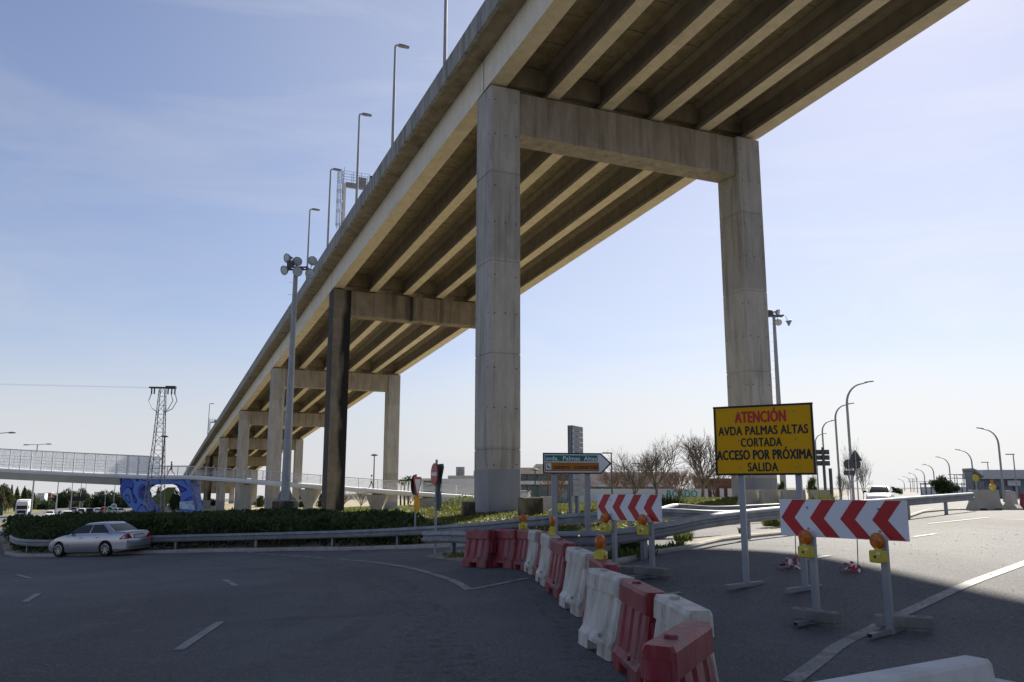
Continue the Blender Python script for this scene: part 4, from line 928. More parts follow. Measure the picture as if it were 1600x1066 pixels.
    for s in (-1, 1):
        q = MB(); hb = smooth_tab(T, -L_/2+.04)-.04
        q.add(side([(e+.006, hb-.21), (e+.01, hb), (e+.1, hb-.005), (e+.36, hb-.2), (e+.3, hb-.23)], s), [(0, 1, 2, 3, 4)[::s]]); yy = w(e, .75)
        q.add([(e, s*(yy+.005), hb-.21), (e, s*(yy+.004), hb-.01), (e, s*(yy-.12), hb-.01), (e, s*(yy-.3), hb-.2)], [(0, 1, 2, 3)[::-s]]); q.build('tail_lamp', M['tail'], t)
        q = MB(); xe = L_/2; q.add(side([(xe-.45, .66), (xe-.38, .74), (xe-.12, .62), (xe-.06, .5), (xe-.12, .5)], s), [(0, 1, 2, 3, 4)[::-s]]); q.build('headlight', M['head'], t)
        q = MB(); q.box((k['cab'][1]-.28, s*(w(.9, .9)+.1), smooth_tab(T, .5)+.1), (.12, .2, .13), bev=.03); q.build('door_mirror', M['seam'] if s else pm, t)
        if detail:
            q = MB()
            for x in (.98, .02, -.93): q.add(side([(x-.007, .27), (x+.007, .27), (x+.007, .92), (x-.007, .92)], s, .003), [(0, 1, 2, 3)[::-s]])
            q.add(side([(-1.2, .475), (1.05, .475), (1.05, .50), (-1.2, .50)], s, .004), [(0, 1, 2, 3)[::-s]]); q.build('door_seam', M['seam'], t)
            for x in (.15, -.78):
                q = MB(); q.box((x, s*(w(x, .8)+.012), .80), (.2, .03, .032), bev=.008); q.build('door_handle', M['silver'], t)
    q = MB(); q.box((e-.004, 0, smooth_tab(T, -L_/2+.04)-.17), (.012, .52, .115)); pl = q.build('number_plate', M['plate'], t)
    if detail:
        P = [(x, w(x, .45)+.015) for x in np.linspace(xr-ra-.02, -L_/2, 8)]; P += [(-L_/2-.045, w(-L_/2, .45)*f) for f in (.85, .3)]; P += [(x, -y) for x, y in P[::-1]]
        q = MB(); q.loft([[(x, y*1.0, z) for x, y in P]+[(x*.985, y*.97, z) for x, y in P[::-1]] for z in (.3, .34, .52, .57)]); q.build('rear_bumper', pm, t, 40)
        q = MB(); q.box((e-.001, 0, .605), (.01, 1.36, .022)); q.box((e-.0, 0, smooth_tab(T, -L_/2+.04)-.085), (.01, .5, .02)); q.box((e-.046, 0, .36), (.008, 1.2, .03)); q.box((e-.0015, 0, smooth_tab(T, -L_/2+.04)-.17), (.008, .58, .15)); q.box((e+.3, 0, .24), (.5, 1.3, .1)); q.build('boot_seam', M['seam'], t)
    return t
A, B = G(157, 870), G(93, 870); rz = R(158.6); f_ = Vector((math.cos(rz), math.sin(rz), 0)); r_ = Vector((f_.y, -f_.x, 0))
c = A+f_*(2.715/2)+r_*.76; c += f_*.115+Vector((.42, 0, 0)); c.z = h(c.x, c.y)
sc = car('parked_car' if False else 'car', 'silver saloon car driving round the bend beside the hedge', 'sedan', M['silver'], c, rz)
zf, zr = h(*(c+f_*1.3).xy), h(*(c-f_*1.3).xy); zl, zr2 = h(*(c-r_*.7).xy), h(*(c+r_*.7).xy); sc.rotation_mode = 'XYZ'; sc.rotation_euler = (-math.atan2(zl-zr2, 1.4)*-1 if False else math.atan2(zl-zr2, 1.4), -math.atan2(zf-zr, 2.6), rz)
def carat(px, py, Y, kind, pm, az, label):
    p = at(px, py, Y); p.z = h(p.x, p.y); return car('car', label, kind, pm, p, az, 'cars on the far roads', False)
HD = math.atan2(400, -205)        # heading of the highway lanes, away from the eye
carat(103, 815, 122, 'suv', M['cwhite'], HD+.1, 'white hatchback nearest behind the hedge, seen from the back')
for px, py, Y, kd, pm, hd, lab in ((97, 803, 165, 'hatch', M['cgrey'], HD, 'grey car just ahead of the nearest white hatchback'), (78, 802, 175, 'hatch', M['cwhite'], HD+math.pi, 'bright white oncoming car beyond the grass median'),
    (115, 800.5, 235, 'hatch', M['cgrey'], HD, 'small grey car between the median posts'), (128, 802.5, 195, 'suv', M['cwhite'], HD-.1, 'white car on the highway left of a dark car'), (141, 803, 190, 'suv', M['cdark'], HD-.1, 'dark blue car between two white cars on the highway'),
    (152, 801, 215, 'hatch', M['cwhite'], HD, 'white car just right of the dark blue car'), (162, 801, 215, 'suv', M['cred'], HD, 'dark red car left of the green van'), (172.5, 801.5, 205, 'van', M['cgreen'], HD, 'green van at the right of the queue'), (186, 801, 200, 'hatch', M['cwhite'], HD-.6, 'white car low behind the green van by the speed limit sign')):
    carat(px, py, Y, kd, pm, hd, lab)
wc = carat(1376, 778, 60, 'hatch', M['cwhite'], R(-118), 'white car coming towards the viewer beyond the foreground guardrail')
# lorry
p = at(33, 807, 196); p.z = h(p.x, p.y); t = thing('lorry', 'white articulated lorry coming along the far carriageway', 'lorry', p, HD+math.pi, None)
q = MB(); q.loft([[(x, y, z) for y, z in ((-1.25, .9), (-1.25, 3.2), (-1.1, 3.75), (1.1, 3.75), (1.25, 3.2), (1.25, .9))] for x in (-1.2, .75)]+[[(1.05, y*.96, z) for y, z in ((-1.25, .45), (-1.25, 3.0), (-1.1, 3.5), (1.1, 3.5), (1.25, 3.0), (1.25, .45))]]); cabp = q.build('cab', M['cwhite'], t, 30)
q = MB(); q.box((1.07, 0, 2.25), (.06, 2.1, .8)); q.build('windscreen', M['glass'], cabp); q = MB(); q.box((1.07, 0, 1.25), (.06, 1.7, .6)); q.box((1.08, 0, .6), (.06, 2.2, .25)); q.build('grille', M['seam'], cabp)
for s in (-1, 1): q = MB(); q.box((1.0, s*1.42, 2.3), (.15, .22, .7)); q.build('door_mirror', M['seam'], cabp); q = MB(); q.box((1.1, s*.95, .78), (.05, .4, .22)); q.build('headlight', M['head'], cabp)
q = MB(); q.box((-7.8, 0, 2.55), (12.4, 2.5, 2.75)); q.build('trailer', M['bridgewhite'], t); q = MB(); q.box((-6, 0, .85), (14, 1.6, .3)); q.build('chassis', M['seam'], t)
for x in (.1, -2.6, -9.5, -10.8, -12.1):
    for s in (-1, 1): q = MB(); q.lathe([(.2, -.15), (.5, -.15), (.5, .15), (.2, .15)], 16, 0, Matrix.Translation((x, s*1.05, .5))@Matrix.Rotation(R(90), 4, 'X')); q.build('wheel', M['tyre'], t)
# ------------------------------------------------------------------ footbridge
FY = 112.
def fb(px, py): p = at(px, py, FY); return (p.x, p.z)
ftop = [fb(*p) for p in [(-120, 727), (0, 731), (120, 737.5), (240, 743), (300, 742.8), (400, 749.5), (504, 757.5), (595, 764.5), (740, 774.5), (830, 782)]]
fx = [p[0] for p in ftop]; fz = [p[1] for p in ftop]
def fzt(x): return float(np.interp(x, fx, fz))
fbx = thing('footbridge', 'white footbridge with railings crossing in front of the viaduct legs', 'footbridge', (fb(300, 743)[0], FY, h(fb(300, 743)[0], FY)))
o = fbx.location; xe = fb(196, 740)[0]; xsr = fb(240, 740)[0]
q = MB(); X = np.linspace(fx[0], xe, 12)
q.loft([[(x-o.x, y, fzt(x)-o.z+dz) for y, dz in ((-1.6, -.5), (-1.25, -1.5+.1*(x-fx[0])/(xe-fx[0])), (1.25, -1.5), (1.6, -.5))] for x in X]); q.build('box_girder', M['girdergrey'], fbx, 30)
X = np.linspace(fx[0], fx[-1], 60); q = MB()
q.loft([[(x-o.x, y, fzt(x)-o.z+dz) for y, dz in ((-1.75, -.08), (-1.85, -.25), (-1.75, -.5), (-1.3, -.62), (1.3, -.62), (1.75, -.5), (1.85, -.25), (1.75, -.08), (1.6, 0), (-1.6, 0))] for x in X]); q.build('deck_beam', M['bridgewhite'], fbx, 40)
pw = (fb(115.5, 740)[0]-fb(99, 740)[0])
for sd_, y in ((0, -1.72), (1, 1.72)):
    x = xsr; k = 0
    while x-pw > fx[0]:
        a, b = x-pw, x; za, zb_ = fzt(a)-o.z, fzt(b)-o.z
        q = MB(); q.add([(a-o.x+.06, y, za+.1), (b-o.x-.06, y, zb_+.1), (b-o.x-.06, y, zb_+2.42), (a-o.x+.06, y, za+2.42), (a-o.x+.06, y+.02, za+.1), (b-o.x-.06, y+.02, zb_+.1), (b-o.x-.06, y+.02, zb_+2.42), (a-o.x+.06, y+.02, za+2.42)], [(0, 1, 2, 3), (7, 6, 5, 4), (0, 4, 5, 1), (3, 2, 6, 7)]); s_ = q.build('screen_panel', M['screen'], fbx)
        q = MB(); q.box((b-o.x, y, zb_+1.2), (.1, .1, 2.5)); q.tube([(a-o.x, y, za+2.47), (b-o.x, y, zb_+2.47)], .06, 5)
        for f in (.45, .85, 1.25, 1.65): q.tube([(a-o.x, y, za+f), (b-o.x, y, zb_+f)], .025, 4)
        q.build('screen_frame', M['offwhite'], s_); x -= pw
    q = MB(); n = int((fx[-1]-xsr)/2.4); 
    for i in range(n):
        a, b = xsr+i*(fx[-1]-xsr)/n, xsr+(i+1)*(fx[-1]-xsr)/n; za, zb_ = fzt(a)-o.z, fzt(b)-o.z
        q.box((a-o.x, y, za+.6), (.08, .08, 1.2)); 
        for f in (.2, .36, .52, .68, .84, 1.0): q.tube([(a-o.x, y, za+f), (b-o.x, y, zb_+f)], .02, 4)
        q.tube([(a-o.x, y, za+1.2), (b-o.x, y, zb_+1.2)], .045, 5)
    q.build('railing', M['offwhite'], fbx)
for px, wd in ((386, 1.6), (485, 2.6), (590, 2.6), (669, 2.6), (742, 2.4)):
    x = fb(px, 760)[0]; zt_ = fzt(x)-o.z-.72; g = h(x, FY)-o.z-.3; q = MB()
    q.loft([[(x-o.x+a*s_, b*s_*1.2, z) for a, b in ((-.5, -.4), (.5, -.4), (.5, .4), (-.5, .4))] for z, s_ in ((g, 1.15), (max(g+.1, zt_-2.2), 1.15), (max(g+.2, zt_-.5), wd*.9), (zt_, wd))]); q.box((x-o.x, 0, zt_+.06), (wd*.5, .6, .14), 1); q.build('support', [M['jersey'], M['bearing']], fbx, 20)
# painted portal below the footbridge
def mural(t, co, mp, c):
    k = t.links.new; n = t.nodes.new('ShaderNodeTexNoise'); n.inputs['Scale'].default_value = .26; n.inputs['Detail'].default_value = 0; n.inputs['Distortion'].default_value = 1.6; k(co.outputs['Object'], n.inputs[0])
    m1 = t.nodes.new('ShaderNodeMath'); m1.operation = 'MULTIPLY'; m1.inputs[1].default_value = 6.5; k(n.outputs[0], m1.inputs[0])
    fr = t.nodes.new('ShaderNodeMath'); fr.operation = 'FRACT'; k(m1.outputs[0], fr.inputs[0]); fl = t.nodes.new('ShaderNodeMath'); fl.operation = 'FLOOR'; k(m1.outputs[0], fl.inputs[0])
    w = t.nodes.new('ShaderNodeTexWhiteNoise'); w.noise_dimensions = '1D'; k(fl.outputs[0], w.inputs['W'])
    r = t.nodes.new('ShaderNodeValToRGB'); e = r.color_ramp.elements; e[0].color = (.025, .06, .42, 1); e[1].color = (.13, .24, .64, 1); e.new(.4).color = (.04, .1, .56, 1); e.new(.7).color = (.07, .16, .62, 1); k(w.outputs['Value'], r.inputs[0])
    sh = t.nodes.new('ShaderNodeMixRGB'); sh.inputs[2].default_value = (.2, .33, .72, 1); s2 = t.nodes.new('ShaderNodeMath'); s2.operation = 'MULTIPLY'; s2.inputs[1].default_value = .22; k(fr.outputs[0], s2.inputs[0]); k(s2.outputs[0], sh.inputs[0]); k(r.outputs[0], sh.inputs[1])
    m_ = t.nodes.new('ShaderNodeMapRange'); m_.inputs['From Min'].default_value = .13; m_.inputs['From Max'].default_value = .18; k(fr.outputs[0], m_.inputs[0])
    x = t.nodes.new('ShaderNodeMixRGB'); x.inputs[1].default_value = (.008, .012, .05, 1); k(m_.outputs[0], x.inputs[0]); k(sh.outputs[0], x.inputs[2]); return x.outputs[0]
M['mural'] = mat('blue_mural_paint', (.1, .2, .6), (.1, .2, .6), 1, .6, extra=mural); M['muralwhite'] = mat('pale_mural_paint', (.62, .68, .78), (.12, .33, .62), .9, .6, lo=.5, hi=.62)
def cp(x, y): p = at(180+x/11.43, 730+y/11.43, FY-1.5); return (p.x, p.z)
prs = [((470, 1150), (760, 1150)), ((440, 850), (700, 830)), ((330, 770), (640, 760)), ((240, 690), (560, 660)), ((150, 570), (480, 580)), ((85, 450), (420, 480)), ((80, 380), (430, 420)), ((95, 320), (470, 365)), ((140, 195), (560, 312)), ((600, 188), (800, 306)), ((1000, 192), (1030, 308)), ((1335, 215), (1090, 330)), ((1345, 330), (1140, 400)), ((1375, 520), (1165, 520)), ((1400, 700), (1160, 700)), ((1415, 850), (1155, 850)), ((1420, 1150), (1155, 1150))]
w0 = cp(750, 1000); t = thing('portal_support', 'thick portal under the footbridge painted all over in blue curves', 'bridge support', (w0[0], FY, h(w0[0], FY)))
def arch(mb, prs, y0, y1):
    rings = []
    for a, b in prs:
        p, q_ = cp(*a), cp(*b); z = t.location.z; rings.append([(p[0]-w0[0], y0, p[1]-z), (p[0]-w0[0], y1, p[1]-z), (q_[0]-w0[0], y1, q_[1]-z), (q_[0]-w0[0], y0, q_[1]-z)])
    return mb.loft(rings)
q = MB(); arch(q, prs, -1.5, 1.6); q.build('portal', M['mural'], t)
q = MB(); arch(q, [((1392, 600), (1150, 620)), ((1404, 700), (1152, 690)), ((1412, 760), (1150, 740))], -1.52, -1.49); q.build('pale_patch', M['muralwhite'], t)
# lamps standing on the footbridge
def polelamp(px, py_t, lab, Y=FY, base=None, grp='lamp posts on the footbridge', m='darkpost', arm=0):
    e = at(px, py_t, Y); z = base if base is not None else fzt(e.x)-.05; t = thing('street_lamp', lab, 'street lamp', (e.x, Y, z), 0, grp); hh_ = e.z-z
    q = MB(); q.tube([(0, 0, 0), (0, 0, hh_*.5), (0, 0, hh_)], [.1, .085, .065], 7); q.build('pole', M[m], t, 50)
    q = MB()
    if arm: q.box((arm*.4, 0, hh_), (1.1, .3, .12), bev=.04)
    else: q.lathe([(.06, hh_-.1), (.2, hh_-.06), (.5, hh_+.02), (.48, hh_+.1), (.15, hh_+.22)], 14)
    q.build('lamp_head', M[m], t, 40); return t
polelamp(257, 683, 'dark lamp post on the footbridge right of the lattice pylon'); polelamp(585, 712, 'dark lamp post on the footbridge between the second and third viaduct legs')
polelamp(836, 735, 'dark green lamp post in front of the glass building', 100, -.6, 'small lamp posts by the shopping centre', 'greenpost')
polelamp(955, 708, 'lamp post with a flat head right of the arrow sign tip', 85, -.4, 'small lamp posts by the shopping centre', 'darkpost', -1); polelamp(998, 724, 'small lamp post between the bare trees', 110, -.6, 'small lamp posts by the shopping centre', 'darkpost', -1)
polelamp(1583, 710, 'lamp post with a flat head before the grey warehouse, the right one', 105, 0, 'flat headed lamps by the warehouse', 'post', -1); polelamp(1543, 722.5, 'lamp post with a flat head before the grey warehouse, the left one', 125, 0, 'flat headed lamps by the warehouse', 'post', -1)
# people
def person(label, loc, rz, top, walk=.35, sc=1.):
    J = {'pel': (0, 0, .95), 'wa': (0, 0, 1.1), 'ch': (.02, 0, 1.33), 'nk': (.03, 0, 1.5), 'hd': (.05, 0, 1.64), 'ht': (.04, 0, 1.74), 'hl': (0, .09, .9), 'kl': (walk*.75, .1, .5), 'al': (walk*.9, .1, .09), 'tl': (walk*.9+.18, .1, .04),
         'hr': (0, -.09, .9), 'kr': (-walk*.2, -.1, .49), 'ar': (-walk*1.15, -.1, .12), 'tr': (-walk*1.0, -.1, .03), 'sl': (.01, .19, 1.42), 'el': (-.14, .24, 1.17), 'wl': (-.08, .24, .93), 'fl': (-.05, .23, .83), 'sr': (.01, -.19, 1.42), 'er': (.06, -.24, 1.16), 'wr': (.22, -.22, .96), 'fr': (.27, -.21, .88)}
    rr = dict(pel=.14, wa=.13, ch=.15, nk=.06, hd=.1, ht=.085, hl=.095, kl=.06, al=.045, tl=.035, hr=.095, kr=.06, ar=.045, tr=.035, sl=.065, el=.045, wl=.033, fl=.03, sr=.065, er=.045, wr=.033, fr=.03)
    E = [('pel', 'wa'), ('wa', 'ch'), ('ch', 'nk'), ('nk', 'hd'), ('hd', 'ht'), ('pel', 'hl'), ('hl', 'kl'), ('kl', 'al'), ('al', 'tl'), ('pel', 'hr'), ('hr', 'kr'), ('kr', 'ar'), ('ar', 'tr'), ('ch', 'sl'), ('sl', 'el'), ('el', 'wl'), ('wl', 'fl'), ('ch', 'sr'), ('sr', 'er'), ('er', 'wr'), ('wr', 'fr')]
    ks = list(J); me = bpy.data.meshes.new('body'); me.from_pydata([J[k] for k in ks], [(ks.index(a), ks.index(b)) for a, b in E], []); ob = bpy.data.objects.new('body', me); C.objects.link(ob)
    ob.modifiers.new('s', 'SKIN'); ob.modifiers.new('u', 'SUBSURF').levels = 1
    for i, k in enumerate(ks): me.skin_vertices[0].data[i].radius = (rr[k], rr[k])
    dg = bpy.context.evaluated_depsgraph_get(); dg.update(); m2 = bpy.data.meshes.new_from_object(ob.evaluated_get(dg)); bpy.data.objects.remove(ob)
    m2.materials.clear()
    for m_ in (M['skin'], M[top], M['cloth_dark']): m2.materials.append(m_)
    for p in m2.polygons:
        z = p.center.z; y = abs(p.center.y); p.material_index = 0 if z > 1.5 or (y > .2 and z < .98 and z > .75) else (1 if z > .95 else 2); p.use_smooth = True
    t = thing('person', label, 'person', loc, rz); t.scale = (sc,)*3; o_ = bpy.data.objects.new('body', m2); C.objects.link(o_); o_.parent = t
    q = MB(); q.lathe([(.01, -.06), (.1, -.05), (.115, .02), (.09, .09), (.01, .125)], 12, 0, Matrix.Translation((.03, 0, 1.69))); q.build('hair', M['hair'], t, 60); return t
e = at(270, 742, FY); person('person in a blue grey top walking on the footbridge by the lattice pylon', (e.x, FY-.6, fzt(e.x)), math.pi, 'cloth_blue', .4)
e = at(581, 764, FY); person('person in a white top walking on the footbridge beside the lamp post', (e.x, FY-.6, fzt(e.x)), 0, 'cloth_white', .25)
e = at(826, 779, 90); person('person in a white top walking near the glass building', (e.x, 90, h(e.x, 90)+.15), math.pi, 'cloth_white', .25)
# ------------------------------------------------------------------ lattice pylon and its wires
PY = 95.; b = at(241, 790, PY); tpz = at(249, 606, PY).z; g = h(b.x, b.y)-.1; t = thing('lattice_pylon', 'steel lattice power pylon standing in front of the footbridge', 'pylon', (b.x, PY, g), R(8)); ht = tpz-g
def hw(z): return np.interp(z/ht, [0, .6, 1], [1.0, .52, .3])
q = MB(); zsn = np.linspace(0, 1, 16); zl_ = ht*(1-(1-zsn)**1.0)
for sx in (-1, 1):
    for sy in (-1, 1): q.tube([(sx*hw(z), sy*hw(z), z) for z in (0, ht*.6, ht)], .055, 4)
q.build('leg', M['galvd'], t); q = MB()
for i in range(len(zl_)-1):
    a, c = zl_[i], zl_[i+1]
    for (p, r_) in (((-1, -1), (1, -1)), ((1, -1), (1, 1)), ((1, 1), (-1, 1)), ((-1, 1), (-1, -1))):
        if i % 2: p, r_ = r_, p
        q.tube([(p[0]*hw(a), p[1]*hw(a), a), (r_[0]*hw(c), r_[1]*hw(c), c)], .028, 4); q.tube([(p[0]*hw(c), p[1]*hw(c), c), (r_[0]*hw(c), r_[1]*hw(c), c)], .022, 4)
q.build('lattice', M['galvd'], t); q = MB(); q.box((.0, -.2, ht), (2.9, .16, .16)); q.box((0, .2, ht), (2.9, .16, .16)); q.box((.9, 0, ht+.05), (1.1, .55, .3)); q.build('crossarm', M['cloth_dark'] if False else M['bark'], t)
for x in (-1.2, -.9, .6, 1.0, 1.35): q = MB(); q.tube([(x, 0, ht-.1), (x, 0, ht-.75)], .09, 6); q.build('insulator', M['darkpost'], t)
q = MB()
for x, sgn in ((-1.2, -1), (.95, 1), (1.4, 1)): q.tube([(x, 0, ht-.7), (x+.25*sgn, 0, ht-1.5), (x+.1*sgn-.3*sgn, 0, ht-2.4), (.3*sgn, 0, ht-2.9)], .045, 5)
q.build('down_cable', M['darkpost'], t)
for k, y in enumerate((-.3, .3)):
    a = Vector((b.x-1.35, PY+y, tpz)); e = at(-330, 592+k*2, 100+y*3); q = MB(); q.tube([a.lerp(e, s)-Vector((0, 0, 1.2*math.sin(math.pi*s)*0)) for s in np.linspace(0, 1, 8)], .009, 4); o_ = q.build('power_line', M['galvd']); tag(o_, ('front' if k == 0 else 'rear')+' thin power line running left from the pylon top', 'power line', 'power lines')
# ------------------------------------------------------------------ street lamps on the roads
def arclamp(px, Y, hx, hy, lab, grp, head='galvd'):
    e = at(hx, hy, Y); fw = e.x/( (hx-800)); base = at(px, 770, Y); g = h(base.x, Y); ht = e.z-g; dx = e.x-base.x; t = thing('street_lamp', lab, 'street lamp', (base.x, Y, g-.1), 0, grp); ht += .1
    rr = min(1.9, abs(dx)*.75); s = 1 if dx > 0 else -1
    P = [(0, 0, 0), (0, 0, ht*.4), (0, 0, ht-rr*1.25)]+[(s*rr*(1-math.cos(a)), 0, ht-rr*1.25+rr*1.15*math.sin(a)) for a in np.linspace(.25, 1.45, 7)]+[(dx*.97, 0, ht)]
    q = MB(); n = len(P); q.tube(P, [.12-.075*i/(n-1) for i in range(n)], 7); q.build('pole', M['post'], t, 50)
    q = MB(); q.box((0, 0, 0), (.75, .22, .09), 0, Matrix.Translation((dx, 0, ht+.02))@Matrix.Rotation(-.12*s, 4, 'Y'), bev=.03); q.build('lamp_head', M[head], t); return t
for a in ((1333, 70, 1358, 597, 'nearest curved lamp post of the left row beyond the yellow sign'), (1313, 87, 1329, 631, 'second curved lamp post of the left row beyond the yellow sign'), (1291, 107, 1303, 657, 'third curved lamp post of the left row beyond the yellow sign'), (1279, 128, 1288, 678, 'fourth curved lamp post, its arm just clear of the yellow sign')): arclamp(*a, 'curved lamp posts left of the right road')
for i, a in enumerate(((1568, 90, 1531, 669.5), (1523, 125, 1496, 703), (1487, 145, 1465, 714.5), (1461.5, 165, 1444, 726), (1446.5, 195, 1432, 733.5), (1434, 225, 1421, 739.5), (1423.5, 255, 1412, 745), (1414, 290, 1404, 749))):
    arclamp(*a, ('nearest and largest', 'second nearest', 'third nearest', 'fourth nearest', 'fifth nearest', 'third farthest', 'second farthest', 'farthest and smallest')[i]+' curved lamp post of the row before the right horizon', 'curved lamp posts right of the right road')
def twinlamp(px, pyb, Y, pyt, lab, half=2.6):
    p = at(px, pyb, Y); g = h(p.x, Y); ht = at(px, pyt, Y).z-g; t = thing('street_lamp', lab, 'street lamp', (p.x, Y, g), R(-26), 'twin armed lamp posts along the highway median')
    q = MB(); q.tube([(0, 0, -.2), (0, 0, ht*.5), (0, 0, ht), ], [.16, .12, .08], 7); q.tube([(-half, 0, ht+.08), (0, 0, ht), (half, 0, ht+.08)], .045, 5); q.build('pole', M['post'], t, 50)
    for s in (-1, 1): q = MB(); q.box((s*half, 0, ht+.04), (.9, .34, .16), bev=.05); q.build('lamp_head', M['galvd'], t)
twinlamp(47, 813, 124, 695, 'nearest twin armed lamp post seen above the footbridge screens'); twinlamp(-26, 826, 92, 678, 'twin armed lamp post of which only one arm end enters at the left edge', 3.2)
for px, Y, lab in ((87, 205, 'twin lamp post seen below the footbridge left of the dark message board'), (109.5, 262, 'twin lamp post just left of the message board legs'), (123.5, 300, 'twin lamp post in front of the message board'), (131, 370, 'twin lamp post right of the message board')):
    p = at(px, 800, Y); twinlamp(px, 800, Y, 762-(h(p.x, Y)+11.6-H)/Y*F, lab)
polelamp(165, 773, 'thin lamp post right of the dark trees under the footbridge', 190, h(at(165, 780, 190).x, 190), 'lone roadside lamps', 'post', -1); polelamp(180, 757, 'lamp post beside the blue portal', 170, h(at(180, 780, 170).x, 170), 'lone roadside lamps', 'post', -1)
# message board gantry and speed limit sign on the highway
p = at(118, 800, 290); g = h(p.x, 290); t = thing('message_board', 'dark electronic message board on two legs over the highway', 'road sign', (p.x, 290, g), R(25)); zb_ = at(118, 782.5, 290).z-g; zt_ = at(118, 776.5, 290).z-g
q = MB(); q.box((0, 0, (zb_+zt_)/2), (4.3, .5, zt_-zb_+.3)); q.build('panel', M['black'], t); q = MB(); q.box((0, .3, zb_-.15), (5, .6, .25)); q.build('walkway', M['galvd'], t)
for s in (-1.9, 1.9): q = MB(); q.box((s, .4, zt_/2), (.35, .35, zt_)); q.build('leg', M['galvd'], t)
p = at(177, 803, 100); g = h(p.x, 100); t = thing('road_sign', 'round speed limit sign standing behind the hedge left of the blue portal', 'road sign', (p.x, 100, g), R(20)); zc = at(177, 791, 100).z-g
q = MB(); q.tube([(0, .05, -.2), (0, .05, zc+.3)], .045, 7); q.build('pole', M['post'], t); q = MB(); disc(q, .33, -.03, 0, zc); d_ = q.build('disc', M['signback'] if False else M['white'], t); q = MB(); disc(q, .33, .0, .012, zc); q.build('red_border', M['red'], t)
q = MB(); text_mb(q, '80', -.16, zc-.12, .32, .24, -.033); q.build('lettering', M['black'], d_)
# signs seen from behind at right
Y = 52.; p = at(1341, 775, Y); g = h(p.x, Y); t = thing('road_sign', 'dark back of a triangle over a disc on a post beside the right road', 'road sign', (p.x, Y, g), R(-8), 'sign backs by the right road'); z1 = at(1338, 712.5, Y).z-g; z2 = at(1338, 725.5, Y).z-g
q = MB(); q.tube([(0, 0, -.2), (0, 0, z1+.3)], .04, 7); q.build('pole', M['post'], t); q = MB(); tri(q, .42, .04, .06, z1-.07); q.build('triangle_back', M['signback'], t); q = MB(); disc(q, .3, .04, .06, z2); q.build('disc_back', M['signback'], t)
Y = 58.; p = at(1329.5, 775, Y); g = h(p.x, Y); t = thing('road_sign', 'dark back of a disc over a small plate, overlapping the triangle sign back', 'road sign', (p.x, Y, g), R(-8), 'sign backs by the right road'); z1 = at(1329, 725.5, Y).z-g; z2 = at(1329, 739, Y).z-g
q = MB(); q.tube([(0, 0, -.2), (0, 0, z1+.3)], .04, 7); q.build('pole', M['post'], t); q = MB(); disc(q, .34, .04, .06, z1); q.build('disc_back', M['signback'], t); q = MB(); q.box((0, .05, z2), (.72, .02, .32)); q.build('plate_back', M['signback'], t)
Y = 46.; p = at(1290, 775, Y); g = h(p.x, Y); t = thing('direction_sign', 'three dark direction boards seen from behind at the right edge of the yellow sign', 'road sign', (p.x, Y, g), R(-6)); 
q = MB(); q.tube([(0, 0, -.2), (0, 0, at(1288, 699, Y).z-g)], .07, 8); q.build('pole', M['darkpost'], t)
for py in (706.5, 715, 724): q = MB(); q.box((-.12, .1, at(1288, py, Y).z-g), (.98, .03, .26)); q.build('board', M['signback'], t)
p = at(1300, 776, 44); g = h(p.x, 44); t = thing('post', 'plain dark post standing right of the direction boards', 'post', (p.x, 44, g)); q = MB(); q.tube([(0, 0, -.2), (0, 0, at(1297.5, 732, 44).z-g)], .09, 8); q.build('shaft', M['darkpost'], t); q = MB(); q.box((0, 0, .05), (.35, .35, .2), bev=.02); q.build('base', M['mossy'], t)
p = at(1527, 770, 60); g = h(p.x, 60); t = thing('road_sign', 'small yellow round sign before the grey warehouse corner', 'road sign', (p.x, 60, g)); q = MB(); q.tube([(0, .03, -.1), (0, .03, at(1527, 747, 60).z-g)], .035, 6); q.build('pole', M['post'], t); q = MB(); disc(q, .24, -.01, .02, at(1527, 747, 60).z-g); q.build('yellow_disc', M['lampyellow'], t)
p = at(1551, 764.5, 36); t = thing('marker_lamp', 'orange and yellow marker lamp on top of the grey concrete barrier', 'warning lamp', p, 0); q = MB(); q.tube([(0, 0, .12), (0, 0, .4)], .055, 8); q.build('orange_tube', M['lens'], t); q = MB(); disc(q, .13, -.05, .05, .1, 16); q.build('yellow_disc', M['lampyellow'], t)
# ------------------------------------------------------------------ buildings
M['wallwhite'] = mat('white_wall', (.7,.71,.73), (.6,.61,.63), .3, .7); M['wallblue'] = mat('blue_grey_cladding', (.27,.31,.38), (.23,.27,.33), .3, .6); M['fascia'] = mat('beige_fascia', (.55,.5,.44), (.48,.44,.39), .3, .7)
M['bglass'] = mat('building_glass', (.06,.11,.15), (.1,.17,.22), .25, .12, spec=.7); M['wallgrey'] = mat('grey_metal_cladding', (.2,.215,.25), (.165,.18,.21), .4, .55); M['brick'] = mat('red_wall', (.2,.085,.06), (.15,.065,.05), .5, .85); M['hoard'] = mat('pale_blue_hoarding', (.5,.56,.62), (.42,.5,.58), .2, .7); M['lettergreen'] = mat('green_lettering', (.02,.3,.22), rough=.5)
def bld(name, label, px0, px1, Y, yb, cat='building', rz=0):
    a, b = at(px0, yb, Y), at(px1, yb, Y); t = thing(name, label, cat, ((a.x+b.x)/2, Y, min(a.z, h((a.x+b.x)/2, Y))-.3), rz); return t, (b.x-a.x), t.location.z
def bz(py, Y, z0, px=800): return at(px, py, Y).z-z0
Y = 190.; t, w, z0 = bld('mall_building', 'long white shopping centre block with three roof flues behind the footbridge', 655, 765, Y, 785)
